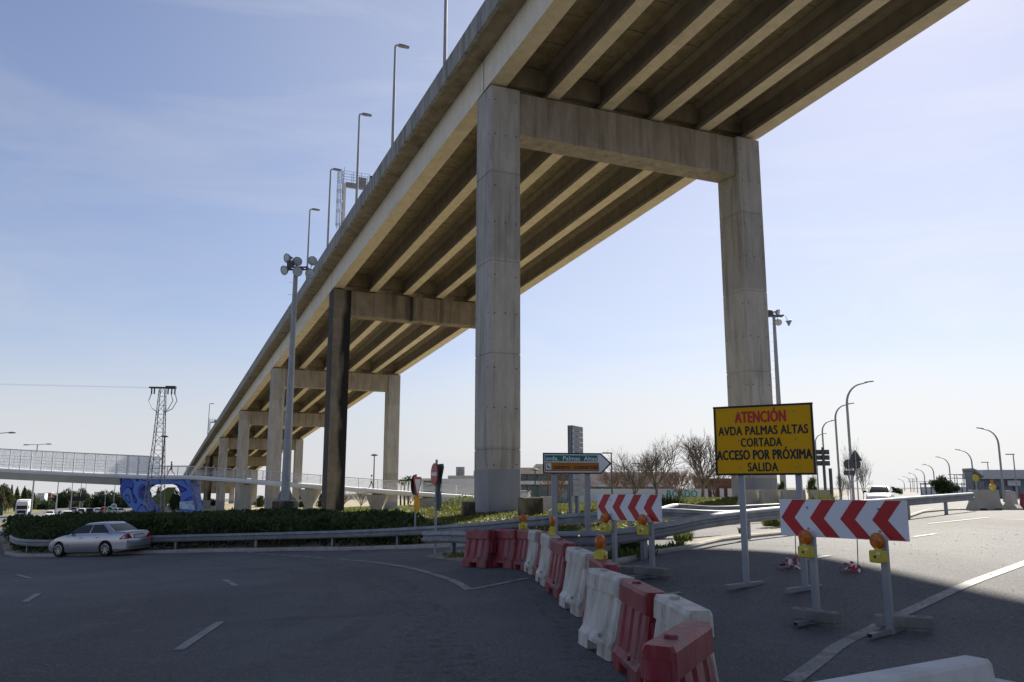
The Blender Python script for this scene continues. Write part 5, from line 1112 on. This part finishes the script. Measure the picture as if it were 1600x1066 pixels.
q = MB(); zt = bz(748, Y, z0, 700); q.box((w*.16, 12, zt/2), (w*.68, 24, zt)); q.build('wall', M['wallwhite'], t); q = MB(); q.box((w*.2, 12, zt+.35), (w*.6, 23, .7)); q.box((w*.36, 12, zt+1.0), (w*.2, 18, 1.6)); q.build('roof', M['fascia'], t)
zt2 = bz(750, Y, z0, 680); q = MB(); q.box((-w*.33, 10, zt2/2), (w*.3, 18, zt2)); q.build('wall', M['wallgrey'], t); q = MB(); q.box((-w*.33, .6, zt2+.1), (w*.31, .9, .5)); q.box((-w*.47, .6, zt2/2), (.6, .5, zt2)); q.build('trim', M['wallwhite'], t)
for k in range(3): q = MB(); q.box((-w*.42+k*w*.09, .96, zt2*.72), (w*.07, .12, zt2*.32)); q.build('window', M['bglass'], t)
for k in range(3): q = MB(); q.tube([(w*(.01+.038*k), 8, zt), (w*(.01+.038*k), 8, zt+2.8)], .42, 8); q.build('flue', M['galvd'], t)
Y = 132.; t, w, z0 = bld('mall_building', 'shopping centre entrance with blue glass under a beige roof edge', 792, 905, Y, 790)
zr0, zr1 = bz(741, Y, z0, 850), bz(731, Y, z0, 850); q = MB(); q.box((0, 12, (zr0+zr1)/2), (w*1.05, 26, zr1-zr0)); q.box((w*.15, 6, zr1+.25), (w*.5, 14, .6)); q.build('roof', M['fascia'], t)
q = MB(); q.box((0, 14, zr0/2), (w, 24, zr0-.02)); q.build('wall', M['wallblue'], t); zm0, zm1 = bz(757, Y, z0, 850), bz(751.5, Y, z0, 850)
q = MB(); q.box((0, .5, (zm0+zm1)/2), (w, 2.2, zm1-zm0)); q.build('canopy', M['wallwhite'], t)
for k in range(7):
    x = -w/2+w*(k+.5)/7
    q = MB(); q.box((x, 1.9, (zm1+zr0)/2), (w/7-.25, .3, zr0-zm1-.2)); q.build('window', M['bglass'], t); q = MB(); q.box((x, 1.9, zm0*.58), (w/7-.2, .3, zm0*.72)); q.build('window', M['bglass'], t)
Y = 150.; t, w, z0 = bld('mall_building', 'long low shopping centre wing with a wide beige roof edge behind the bare trees', 893, 1062, Y, 788)
zr0, zr1 = bz(757, Y, z0, 950), bz(738, Y, z0, 950); q = MB(); q.box((0, 12, (zr0+zr1)/2), (w, 24, zr1-zr0)); q.build('roof', M['fascia'], t); q = MB(); q.box((0, 14, zr0/2), (w*.99, 24, zr0-.02)); q.build('wall', M['wallblue'], t); q = MB(); q.box((0, -.2, zr0-.2), (w*.98, .8, .35)); q.build('canopy', M['wallwhite'], t)
for k in range(10): q = MB(); q.box((-w/2+w*(k+.5)/10, 1.9, zr0*.5), (w/13, .3, zr0*.6)); q.build('window', M['bglass'], t)
Y = 96.; t, w, z0 = bld('hoarding', 'pale blue hoarding wall with big green letters behind the bare trees', 905, 1098, Y, 785, 'wall'); zt = bz(764, Y, z0, 1000)
q = MB(); q.box((0, 0, zt/2), (w, .3, zt)); q.build('panel', M['hoard'], t)
x0, x1 = at(1042, 770, Y).x-t.location.x, at(1089, 770, Y).x-t.location.x; zb_ = bz(777.5, Y, z0, 1060); q = MB(); text_mb(q, 'RCADO', x0, zb_, x1-x0, bz(766, Y, z0, 1060)-zb_, -.16, .03); q.build('lettering', M['lettergreen'], t)
Y = 120.; t, w, z0 = bld('low_building', 'low red building with white columns left of the right viaduct leg', 1098, 1160, Y, 787); zt = bz(752, Y, z0, 1120)
q = MB(); q.box((0, 2.5, zt/2), (w, 4, zt)); q.build('wall', M['brick'], t); q = MB(); q.box((0, 2, zt+.2), (w*1.03, 5, .4)); q.build('roof', M['brick'], t)
for k in range(5): q = MB(); q.box((-w*.4+k*w*.2, .4, zt*.35), (w*.1, .6, zt*.7)); q.build('column', M['wallwhite'], t)
Y = 112.; t, w, z0 = bld('warehouse', 'grey warehouse with a pale roof edge and slanted left porch at the right edge', 1540, 1690, Y, 782); zr0, zr1 = bz(748.5, Y, z0, 1580), bz(734, Y, z0, 1580)
q = MB(); q.box((0, 2.5, zr0/2), (w, 3, zr0)); q.build('wall', M['wallgrey'], t); q = MB(); q.loft([[(-w/2-.3, 0, zr0), (w/2, 0, zr0), (w/2, 4.5, zr0), (-w/2-.3, 4.5, zr0)], [(-w/2+.6, 1.0, zr1), (w/2, 1, zr1), (w/2, 4.5, zr1), (-w/2-.3, 4.5, zr1)]]); q.build('roof', M['fascia'], t)
for k in range(6): q = MB(); q.box((-w/2+w*(k+.5)/6, .9, zr0*.45), (w/8, .3, zr0*.45)); q.build('window', M['bglass'], t)
xs = at(1591, 770, Y).x-t.location.x; q = MB(); q.box((xs, .75, bz(749, Y, z0, 1590)-.5), (1.7, .2, .7)); q.build('sign_panel', M['wallwhite'], t)
xl = at(1526, 770, Y).x-t.location.x; q = MB(); q.prism([(xl, .2), (-w/2-.05, .2), (-w/2-.05, zr0+.15), (xl, zr1-.1)], .5, 2.5); q.build('side_wall', M['wallgrey'], t); q = MB(); q.prism([(xl-.2, zr1-.1), (-w/2-.06, zr0+.15), (-w/2-.06, zr0+.4), (xl-.2, zr1+.2)], -.2, 2.7); q.build('side_roof', M['galvd'], t)
for k in range(4): f_ = (k+.4)/4; q = MB(); q.box((xl+(-w/2-xl)*f_, .1, zr0*.47), (.22, .3, zr0*.9)); q.build('porch_column', M['galv'], t)
for k, (px, py, wd, mm, lab) in enumerate(((62, 772, 10, 'wallwhite', 'pale distant apartment block above the highway trees'), (73, 771, 9, 'brick', 'reddish distant apartment block above the highway trees'), (152, 770, 12, 'wallwhite', 'distant pale apartment block between the dark tree clumps'))):
    Y = 620+20*k; p = at(px, 795, Y); g = p.z-8; w = wd/F*Y; zt = at(px, py, Y).z-g; t = thing('apartment_building', lab, 'building', (p.x, Y, g), .3, 'distant apartment blocks')
    q = MB(); q.box((0, 5, zt/2), (w, 10, zt)); q.build('wall', M[mm], t); q = MB(); q.box((0, 5, zt+.3), (w*1.04, 10.5, .6)); q.build('roof', M['fascia'], t)
    for i in range(4):
        for j in range(2): q = MB(); q.box((-w/2+w*(i+.5)/4, -.05, zt-2.5-j*3), (w*.1, .2, 1.4)); q.build('window', M['bglass'], t)
# long fence by the substation, and its poles
Y = 135.; a, b = at(1440, 780, Y), at(1537, 780, Y); t = thing('fence', 'pale wall with thin posts and a top rail before the right horizon', 'fence', (a.x, Y, h(a.x, Y))); z0 = t.location.z; w = b.x-a.x; zt = bz(759.5, Y, z0, 1490)
q = MB(); q.box((w/2, .1, zt*.45), (w, .15, zt*.9)); q.build('wall', M['wallwhite'], t); q = MB(); q.tube([(0, 0, zt+.3), (w, 0, zt+.3)], .07, 5); q.build('rail', M['darkpost'], t)
for k in range(13): q = MB(); q.box((w*k/12, -.05, (zt+.5)/2), (.1, .1, zt+.5)); q.build('post', M['darkpost'], t)
for px, py, Y in ((1495, 741, 170), (1520, 733, 175), (1507, 742, 200), (1428, 748, 260), (1446, 752, 240)):
    p = at(px, 765, Y); z0 = h(p.x, Y); ht = at(px, py, Y).z-z0; t = thing('power_pole', 'small substation pole '+('just left of the warehouse fence', 'tallest, near the warehouse corner', 'with crossarms behind the fence', 'far left, beyond the white car', 'beyond the lone dark tree')[[1495,1520,1507,1428,1446].index(px)], 'power pole', (p.x, Y, z0), random.uniform(-.4, .4), 'substation poles')
    q = MB(); q.box((-.25, 0, ht/2), (.1, .1, ht)); q.box((.25, 0, ht/2), (.1, .1, ht))
    for k in range(8): q.tube([(-.25, 0, ht*k/8), (.25, 0, ht*(k+1)/8)], .035, 4)
    q.build('mast', M['galvd'], t); q = MB(); q.box((0, 0, ht*.98), (3, .12, .12)); q.box((0, 0, ht*.8), (3.4, .12, .12)); q.build('crossarm', M['galvd'], t)
# ------------------------------------------------------------------ trees
def bare(seed, m):
    rnd = random.Random(seed); q = MB(); tr = MB()
    def br(p, d, L_, r, dep):
        P = [p]; n = 3 if dep < 4 else 2
        for i in range(n):
            d = (d+Vector((rnd.gauss(0, .12), rnd.gauss(0, .12), rnd.gauss(.09, .08)))).normalized(); P.append(P[-1]+d*L_/n)
        (tr if dep == 0 else q).tube(P, [r*(1-.4*i/n) for i in range(n+1)], 6 if dep < 2 else (4 if dep < 3 else 3), caps=dep < 2)
        if dep >= 5: return
        for k in range((6, 4, 4, 3, 3)[dep]):
            f = 1 if k == 0 else rnd.uniform(.45, 1); b = P[min(n, max(1, round(f*n)))]; a = rnd.uniform(.3, .85)*(1 if k or dep == 0 else .4); ax = d.orthogonal().normalized(); ax.rotate(Matrix.Rotation(rnd.uniform(0, 6.28), 3, d)); d2 = d.copy(); d2.rotate(Matrix.Rotation(a, 3, ax))
            br(b, d2, L_*rnd.uniform(.62, .86)*(1.25 if dep == 0 else 1), r*.6, dep+1)
    br(Vector((0, 0, 0)), Vector((0, 0, 1)), 2.0, .15, 0); zs_ = max(v[2] for v in q.v)
    return tr.mesh('trunk', M['bark']), q.mesh('crown', m), zs_
BT = [bare(s, M['twig']) for s in (3, 11, 23)]+[bare(s, M['twigred']) for s in (5, 31)]
def baretree(px, pyb, pyt, Y, k, lab, group='bare trees', sx=1.15):
    p = at(px, pyb, Y); g = min(p.z, h(p.x, Y)+.3)-.1; s = (at(px, pyt, Y).z-g)*1.1/BT[k][2]; t = thing('bare_tree', lab, 'tree', (p.x, Y, g), random.uniform(0, 6), group); t.scale = (s*sx, s*sx, s); inst('trunk', BT[k][0], t); inst('crown', BT[k][1], t)
for a in ((1024, 784, 686, 70, 0, 'large leafless tree with a broad crown right of the small chevron board'), (1099, 784, 678, 66, 1, 'large leafless tree touching the left edge of the yellow sign'), (988, 782, 703, 80, 2, 'thinner leafless tree left of the large broad one'), (1066, 783, 730, 90, 3, 'small reddish leafless tree before the green letters'),
          (868, 783, 738, 96, 3, 'leafless tree seen below the arrow sign'), (905, 782, 745, 100, 4, 'reddish leafless tree behind the slatted sign panel'), (968, 783, 728, 105, 4, 'reddish leafless tree left of the small lamp post'), (1046, 782, 735, 108, 3, 'reddish leafless tree behind the large broad one'),
          (562, 792, 766, 135, 3, 'reddish leafless tree under the footbridge left of its support'), (610, 792, 764, 150, 4, 'reddish leafless tree under the footbridge by the third viaduct leg'), (535, 794, 768, 140, 4, 'reddish leafless tree right of the stained viaduct leg'), (640, 790, 768, 160, 3, 'reddish leafless tree under the footbridge behind the give way sign')): baretree(*a)
for k, (px, pyt, Y, v) in enumerate(((1336, 692, 75, 2), (1349, 712, 82, 0), (1316, 738, 68, 1), (1272, 735, 72, 2), (1326, 742, 95, 0))): baretree(px, 779, pyt, Y, v, ('tall thin sapling between the curved lamp posts', 'sapling right of the triangle sign back', 'short sapling right of the plain dark post', 'sapling beside the right post of the yellow sign', 'small far sapling between the curved lamp posts')[k], 'saplings by the right road', .4)
for px, pyt, Y, v, lab in ((1010, 738, 115, 4, 'low reddish leafless tree behind the large broad tree'), (1084, 736, 118, 3, 'low reddish leafless tree behind the green letters'), (978, 738, 122, 3, 'low reddish leafless tree left of the large broad tree'), (1120, 712, 92, 2, 'leafless tree mostly hidden by the yellow sign')): baretree(px, 783, pyt, Y, v, lab)
def leafmesh(n, seed, m, size, shape='round', lobes=14):
    r = np.random.RandomState(seed); C_ = r.normal(size=(lobes, 3)); C_ /= np.linalg.norm(C_, axis=1)[:, None]; C_ *= r.uniform(.3, .78, (lobes, 1)); C_[:, 2] = C_[:, 2]*.8
    rad = r.uniform(.26, .44, lobes); k = r.randint(0, lobes, n); D = r.normal(size=(n, 3)); D /= np.linalg.norm(D, axis=1)[:, None]
    P = C_[k]+D*(rad[k]*r.uniform(.55, 1.08, n))[:, None]
    if shape == 'cone': P[:, :2] *= (np.clip(1-(P[:, 2:3]+1)/2.15, .06, 1))*1.1
    P[:, 2] = (P[:, 2]+1)/2; N = r.normal(size=(n, 3))+D*1.2; N /= np.linalg.norm(N, axis=1)[:, None]; A = np.cross(N, r.normal(size=(n, 3))); A /= np.linalg.norm(A, axis=1)[:, None]; B = np.cross(N, A); s = size*r.uniform(.6, 1.3, (n, 1)); Q = np.stack([P-A*s, P-B*s*.6, P+A*s, P+B*s*.6], 1)
    return MB().quads(Q).mesh('crown', m)
LT = [leafmesh(2600, 1, M['leafdark'], .055), leafmesh(2600, 2, M['leafmid'], .055), leafmesh(2200, 3, M['leafbrown'], .05, 'cone'), leafmesh(2600, 4, M['leafdark'], .06, 'round', 22), leafmesh(2200, 6, M['leafmid'], .05, 'cone')]
TK = MB().tube([(0, 0, -.05), (.03, 0, .3), (0, .02, .6)], [.03, .022, .01], 6)
for a in ((.4, 0), (-.3, .3), (0, -.4), (.2, .3)): TK.tube([(0, 0, .3), (a[0]*.6, a[1]*.6, .55), (a[0], a[1], .7)], [.018, .012, .005], 5)
TKm = TK.mesh('trunk', M['bark'])
def leaftree(px, pyb, pyt, wpx, Y, k, lab, group='leafy trees'):
    p = at(px, pyb, Y); g = min(p.z, h(p.x, Y)+.5)-.2; ht = at(px, pyt, Y).z-g; w = wpx/F*Y; t = thing('leafy_tree', lab, 'tree', (p.x, Y, g), random.uniform(0, 6), group); t.scale = (w/1.5, w/1.5, ht); inst('trunk', TKm, t); inst('crown', LT[k], t)
def kd(k): return ('dark green', 'mid green', 'brownish conical', 'dense dark green', 'green conical')[k]
for px, pyb, pyt, wd, Y, k, w_ in ((-6, 803, 738, 26, 225, 2, 'at the left edge'), (8, 802, 752, 22, 232, 1, 'above the truck\'s left'), (13, 802, 747, 13, 240, 2, 'tallest beside the lorry'), (24, 801, 750, 14, 245, 2, 'right above the lorry'), (36, 801, 753, 16, 250, 4, 'behind the lorry\'s trailer'), (46, 801, 762, 18, 262, 1, 'right of the lorry'), (2, 802, 766, 24, 215, 2, 'low at the left edge'), (29, 801, 768, 26, 238, 2, 'low behind the lorry'),
    (57, 801, 776, 18, 300, 1, 'low below the distant apartment blocks'), (66, 801, 780, 20, 290, 0, 'low beside the median'), (76, 801, 782, 18, 300, 3, 'low left of the big clump'), (90, 800, 768, 24, 330, 0, 'at the left of the big clump'), (101, 800, 760, 26, 330, 3, 'highest of the big clump'), (112, 800, 764, 26, 335, 1, 'in the middle of the big clump'), (123, 800, 759, 24, 340, 0, 'behind the message board'), (131, 800, 764, 18, 345, 3, 'at the right of the big clump'),
    (139, 799, 776, 18, 330, 0, 'in the dip between the clumps'), (150, 799, 770, 22, 320, 3, 'left in the right clump'), (160, 799, 763, 26, 320, 0, 'highest of the right clump'), (172, 799, 764, 26, 315, 3, 'in the right clump under the footbridge'), (184, 799, 766, 24, 310, 0, 'beside the blue portal'), (196, 799, 772, 20, 300, 3, 'behind the blue portal\'s left leg'),
    (232, 798, 758, 16, 230, 2, 'seen through the blue portal'), (246, 798, 756, 10, 240, 0, 'tall and thin through the blue portal'), (272, 798, 762, 20, 190, 3, 'at the right inside the blue portal'), (281, 798, 766, 16, 185, 0, 'at the right edge inside the blue portal'),
    (405, 796, 772, 18, 250, 1, 'between the fourth and fifth viaduct legs'), (475, 796, 770, 20, 200, 1, 'left of the footbridge\'s V shaped support'), (503, 796, 768, 22, 190, 1, 'just left of the stained viaduct leg'), (455, 796, 774, 18, 210, 0, 'behind the footing of the floodlight mast'),
    (1470, 772, 739, 24, 118, 3, 'alone before the right horizon'), (1486, 772, 748, 20, 119, 0, 'right half of the lone pair before the right horizon'), (1392, 772, 757, 16, 180, 3, 'low behind the white car'), (1404, 772, 761, 14, 180, 0, 'low right of the white car'), (1517, 770, 753, 10, 150, 0, 'tiny by the fence'),
    (20, 800, 771, 40, 420, 0, 'far left behind the lorry trees'), (52, 800, 778, 40, 440, 3, 'wide and far below the apartment blocks'), (85, 800, 779, 40, 450, 0, 'wide and far behind the median'), (118, 800, 778, 44, 460, 3, 'wide and far behind the message board'), (150, 800, 778, 44, 470, 0, 'wide and far behind the right clump'), (184, 800, 776, 40, 440, 3, 'wide and far behind the portal'), (300, 797, 774, 30, 300, 0, 'right of the blue portal under the viaduct'), (330, 797, 776, 26, 310, 3, 'between the far viaduct legs'),
    (1268, 779, 742, 16, 62, 1, 'small behind the right post of the yellow sign'), (1222, 778, 748, 14, 66, 1, 'small behind the right viaduct leg')):
    leaftree(px, pyb, pyt, wd, Y, k, kd(k)+' tree '+w_)
for px, pyt, Y in ((632, 743, 200), (638, 741, 205), (626, 746, 198)):
    p = at(px, 785, Y); g = h(p.x, Y); ht = at(px, pyt, Y).z-g; t = thing('palm_tree', {632: 'middle', 638: 'tallest right', 626: 'smallest left'}[px]+' palm of three behind the footbridge railing by the give way sign', 'tree', (p.x, Y, g), px, 'palms behind the footbridge'); q = MB(); q.tube([(0, 0, -.1), (.1, 0, ht*.5), (0, 0, ht-1)], [.25, .2, .2], 7); q.build('trunk', M['bark'], t); q = MB()
    for k in range(26):
        a = random.uniform(0, 6.28); u = random.uniform(-.3, 1.2); P = [Vector((math.cos(a)*r_, math.sin(a)*r_, ht-1+u*r_-.55*r_*r_)) for r_ in (0, .5, 1.0, 1.5)]; n = Vector((-math.sin(a), math.cos(a), 0))
        for i in range(3): w0_, w1_ = (.06, .22, .2, .02)[i], (.06, .22, .2, .02)[i+1]; q.add([P[i]-n*w0_, P[i]+n*w0_, P[i+1]+n*w1_, P[i+1]-n*w1_], [(0, 1, 2, 3)])
    q.build('fronds', M['palm'], t)
# green fence at the left edge, kerbed bank, grass bank seen through the portal
a, b = at(-40, 805, 212), at(19, 804, 216); t = thing('fence', 'green mesh fence behind the lorry at the left edge', 'fence', (a.x, 212, h(a.x, 212)-.2)); L_ = b.x-a.x; q = MB(); q.box((L_/2, 0, 1.2), (L_, .1, 2.4)); q.build('mesh_panel', M['greenpost'], t)
for k in range(6): q = MB(); q.box((L_*k/5, -.1, 1.3), (.15, .15, 2.6)); q.build('post', M['darkpost'], t)
Y = 150.; p = [at(214, 797, Y), at(262, 761.5, Y), at(268, 762, Y), at(268, 800, Y)]; q = MB(); zb_ = h(p[0].x, Y)-1
q.loft([[(p[0].x-1, Y-7, zb_), (p[1].x, Y-7, zb_), (p[3].x+.5, Y-7, zb_)], [(p[0].x-1, Y, p[0].z), (p[1].x, Y, p[1].z), (p[3].x+.5, Y, p[2].z)], [(p[0].x-1, Y+3, p[0].z), (p[1].x, Y+3, p[1].z), (p[3].x+.5, Y+3, p[2].z)]], 0, None, False, False); tag(q.build('grass_bank', M['weed']), kind='structure')
# ------------------------------------------------------------------ plants on the island and verge
def scatter(poly, n, zfun, size, r, flat=.35, tall=1.):
    P = np.array(poly); lo, hi = P.min(0), P.max(0); Q = r.uniform(lo, hi, (int(n*2.5), 2)); Q = Q[inside(Q, poly)][:n]; n = len(Q); g = hh(Q)
    z, s = zfun(Q, r, n); N = r.normal(size=(n, 3)); N[:, 2] = np.abs(N[:, 2])*flat*2; N /= np.linalg.norm(N, axis=1)[:, None]; A = np.cross(N, r.normal(size=(n, 3))); A[:, 2] += .5*(tall-1); A /= np.linalg.norm(A, axis=1)[:, None]; B = np.cross(N, A); B /= np.linalg.norm(B, axis=1)[:, None]
    c = np.concatenate([Q, (g+z)[:, None]], 1); s = (size*s)[:, None]; return np.stack([c-A*s*tall, c-B*s*.45, c+A*s*tall, c+B*s*.45], 1)
def nz2(Q, f, seed):
    r = np.random.RandomState(seed); o = 0
    for k in range(5): a = r.uniform(0, 6.28); w = f*r.uniform(.6, 2.2); o = o+np.sin((Q[:, 0]*math.cos(a)+Q[:, 1]*math.sin(a))*w+r.uniform(0, 6.28))
    return o/5
rs = np.random.RandomState(4)
front = [(p.x-.1, p.y+.15) for p in resample(railB, 1.5)]
hed = [p for p in front if p[0] < -3.2]
HP = hed+[(-2.6, 33.5), (-4.5, 40), (-8, 46), (-16, 50), (-24, 52), (-30, 50), (-27, 46)]
def hz(Q, r, n):
    top = 1.28+.3*nz2(Q, .9, 3)+.16*nz2(Q, 3.2, 8); d = np.min(np.sqrt(((Q[:, None, :]-np.array(hed)[None])**2).sum(2)), 1); top = top*np.clip(.5+d*.55, .5, 1)*np.clip((-1.2-Q[:, 0])/5, .55, 1)
    g = hh(Q); lim = 1.7-.0293*Q[:, 1]+.16*nz2(Q, .55, 9)+.2*nz2(Q, 1.7, 4)+.12*nz2(Q, 4.5, 14)-g-.06; top = np.clip(np.minimum(top, lim), .12, 2)
    u = r.uniform(0, 1, n)**.55; return top*u+.05, r.uniform(.6, 1.3, n)
def hz2(Q, r, n): a, b = hz(Q, r, n); return a*.6+.3*r.uniform(.4, 1, n)+.1, b
q = MB(); q.quads(scatter(HP, 60000, hz, .11, rs)); q.quads(scatter(HP, 5000, hz2, .1, rs, .6, 2.0), 1); tag(q.build('hedge', [M['hedge'], M['hedgepale']]), 'dark leafy hedge mass along the guardrail behind the silver car', 'hedge', kind='stuff')
WP = [p for p in front if -4.5 < p[0] < 3.6]+[(4.0, 25), (4.6, 28), (5.8, 31), (7.4, 31.3), (9.6, 31.6), (12, 32.8), (14.5, 37.5), (17, 44), (19, 50), (12, 58), (-2, 62), (-10, 58), (-9, 46), (-5, 40), (-3.5, 33)]
def wz(Q, r, n):
    top = .2+.22*nz2(Q, .8, 5)+.16*nz2(Q, 2.5, 2)+.5*np.exp(-((Q[:, 0]-2.6)**2/6+(Q[:, 1]-33)**2/5)); top = np.clip(top, .04, 1)*np.clip((43-Q[:, 1])/6, .3, 1)+1.15*np.exp(-((Q[:, 0]+2.6)**2/7+(Q[:, 1]-54)**2/9)); return top*r.uniform(.15, 1, n)**.6+.1, r.uniform(.6, 1.3, n)
q = MB(); q.quads(scatter(WP, 46000, wz, .085, rs, .5, 1.25)); tag(q.build('weeds', M['weed']), 'sunlit yellow green weeds round the foot of the nearest column', 'weeds', kind='stuff')
FPoly = [(-2, 32), (2, 27.5), (5, 28.5), (9.5, 33), (13, 40), (8, 46), (0, 42)]
def fz2(Q, r, n): a, b = wz(Q, r, n); return a+.12, b*.6
q = MB(); q.quads(scatter(FPoly, 900, fz2, .05, rs, 1)); tag(q.build('yellow_flowers', M['flower']), 'tiny yellow flowers among the sunlit weeds', 'flowers', kind='stuff')
q = MB(); q.quads(scatter(FPoly, 600, fz2, .05, rs, 1)); tag(q.build('white_flowers', M['whiteflower']), 'tiny white flowers among the sunlit weeds', 'flowers', kind='stuff')
BP = [(-9, 50), (0, 62), (16, 60), (22, 66), (30, 95), (-10, 190), (-90, 205), (-62, 128), (-40, 76), (-28, 52)]
def gz(Q, r, n): return (.14+.1*nz2(Q, .3, 6))*r.uniform(.2, 1, n)+.05, r.uniform(.7, 1.4, n)
q = MB(); q.quads(scatter(BP, 52000, gz, .13, rs, .5, 1.2)); tag(q.build('ground_cover', M['grass']), 'low grass and weeds under the far part of the viaduct', 'grass', kind='stuff')
# single plants on the verge and by the barriers
def weedclump(px, py, r_, n, ht, m, lab, group='weed tufts on the verge', Y=None):
    p = G(px, py) if Y is None else at(px, py, Y)
    if Y is not None: p.z = h(p.x, Y)
    t = thing('weed_tuft', lab, 'weed', (p.x, p.y, h(p.x, p.y)+.03), random.uniform(0, 6), group); q = MB()
    for k in range(n):
        a, u = random.uniform(0, 6.28), random.uniform(0, 1)**.5*r_; b = Vector((math.cos(a)*u, math.sin(a)*u, 0)); l = ht*random.uniform(.4, 1); o_ = Vector((math.cos(a), math.sin(a), 0))*l*random.uniform(.1, .6); n_ = Vector((-math.sin(a), math.cos(a), 0))*.014*random.uniform(.7, 2)
        q.add([b-n_, b+n_, b+o_*.4+Vector((0, 0, l*.6))+n_*1.2, b+o_*.4+Vector((0, 0, l*.6))-n_*1.2, b+o_+Vector((0, 0, l))], [(0, 1, 2, 3), (3, 2, 4)])
    q.build('blades', M[m], t, kind='stuff')
for a in ((1068, 848, .22, 90, .34, 'weed', 'bright green weed tuft by the guardrail post left of the yellow sign post'), (1058, 858, .2, 60, .2, 'grass', 'small weed tuft at the kerb left of the yellow sign post'), (1212, 824, .4, 160, .5, 'weed', 'leafy weed tuft behind the left edge of the large chevron board'), (1161, 836, .12, 40, .2, 'weed', 'tiny weed tuft right of the left yellow sign post'),
          (985, 868, .3, 120, .38, 'hedge', 'dark weed tuft between the posts of the far chevron board'), (968, 872, .45, 120, .2, 'grass', 'dry grass patch left between the posts of the far chevron board'), (1000, 872, .4, 110, .2, 'grass', 'dry grass patch right between the posts of the far chevron board'), (935, 878, .35, 90, .2, 'grass', 'dry grass patch behind the white barrier'),
          (1030, 861, .3, 60, .15, 'grass', 'low dry grass right of the far chevron board'), (720, 872, .5, 120, .16, 'grass', 'dry grass at the tip of the verge by the guardrail end')): weedclump(*a)
weedclump(1287, 786, .6, 260, .95, 'weed', 'yellow green bush before the rightmost pale barrier block', 'bushes by the barrier blocks', 42); weedclump(1208, 789, .5, 160, .5, 'weed', 'grass tuft before the middle pale barrier block', 'bushes by the barrier blocks', 42); weedclump(1040, 781, .9, 380, 1.0, 'hedge', 'dark shrub just right of the far chevron board', 'bushes by the barrier blocks', 42)
# leaves and grit lying on the closed road
M['litter'] = mat('dead_leaf', (.06,.045,.03), (.12,.09,.055), 9, .9); mb = MB(); k = 0
while k < 900:
    x, y = random.uniform(-1.2, 14), random.uniform(4, 26)
    if random.random() > (1.0 if x > 1.2 else .35) or (x > 5 and y > 22): continue
    z = h(x, y) if k % 1 == 0 else 0; a = random.uniform(0, 6.28); s = random.choice((.008, .012, .016, .022, .03)); c_, s_ = math.cos(a)*s, math.sin(a)*s; e = random.uniform(.3, .7)
    mb.add([(x-c_, y-s_, z+.012), (x+s_*e, y-c_*e, z+.02), (x+c_, y+s_, z+.014), (x-s_*e, y+c_*e, z+.016)], [(0, 1, 2, 3)]); k += 1
tag(mb.build('leaf_litter', M['litter']), 'dead leaves and grit scattered over the closed road', 'litter', kind='stuff')
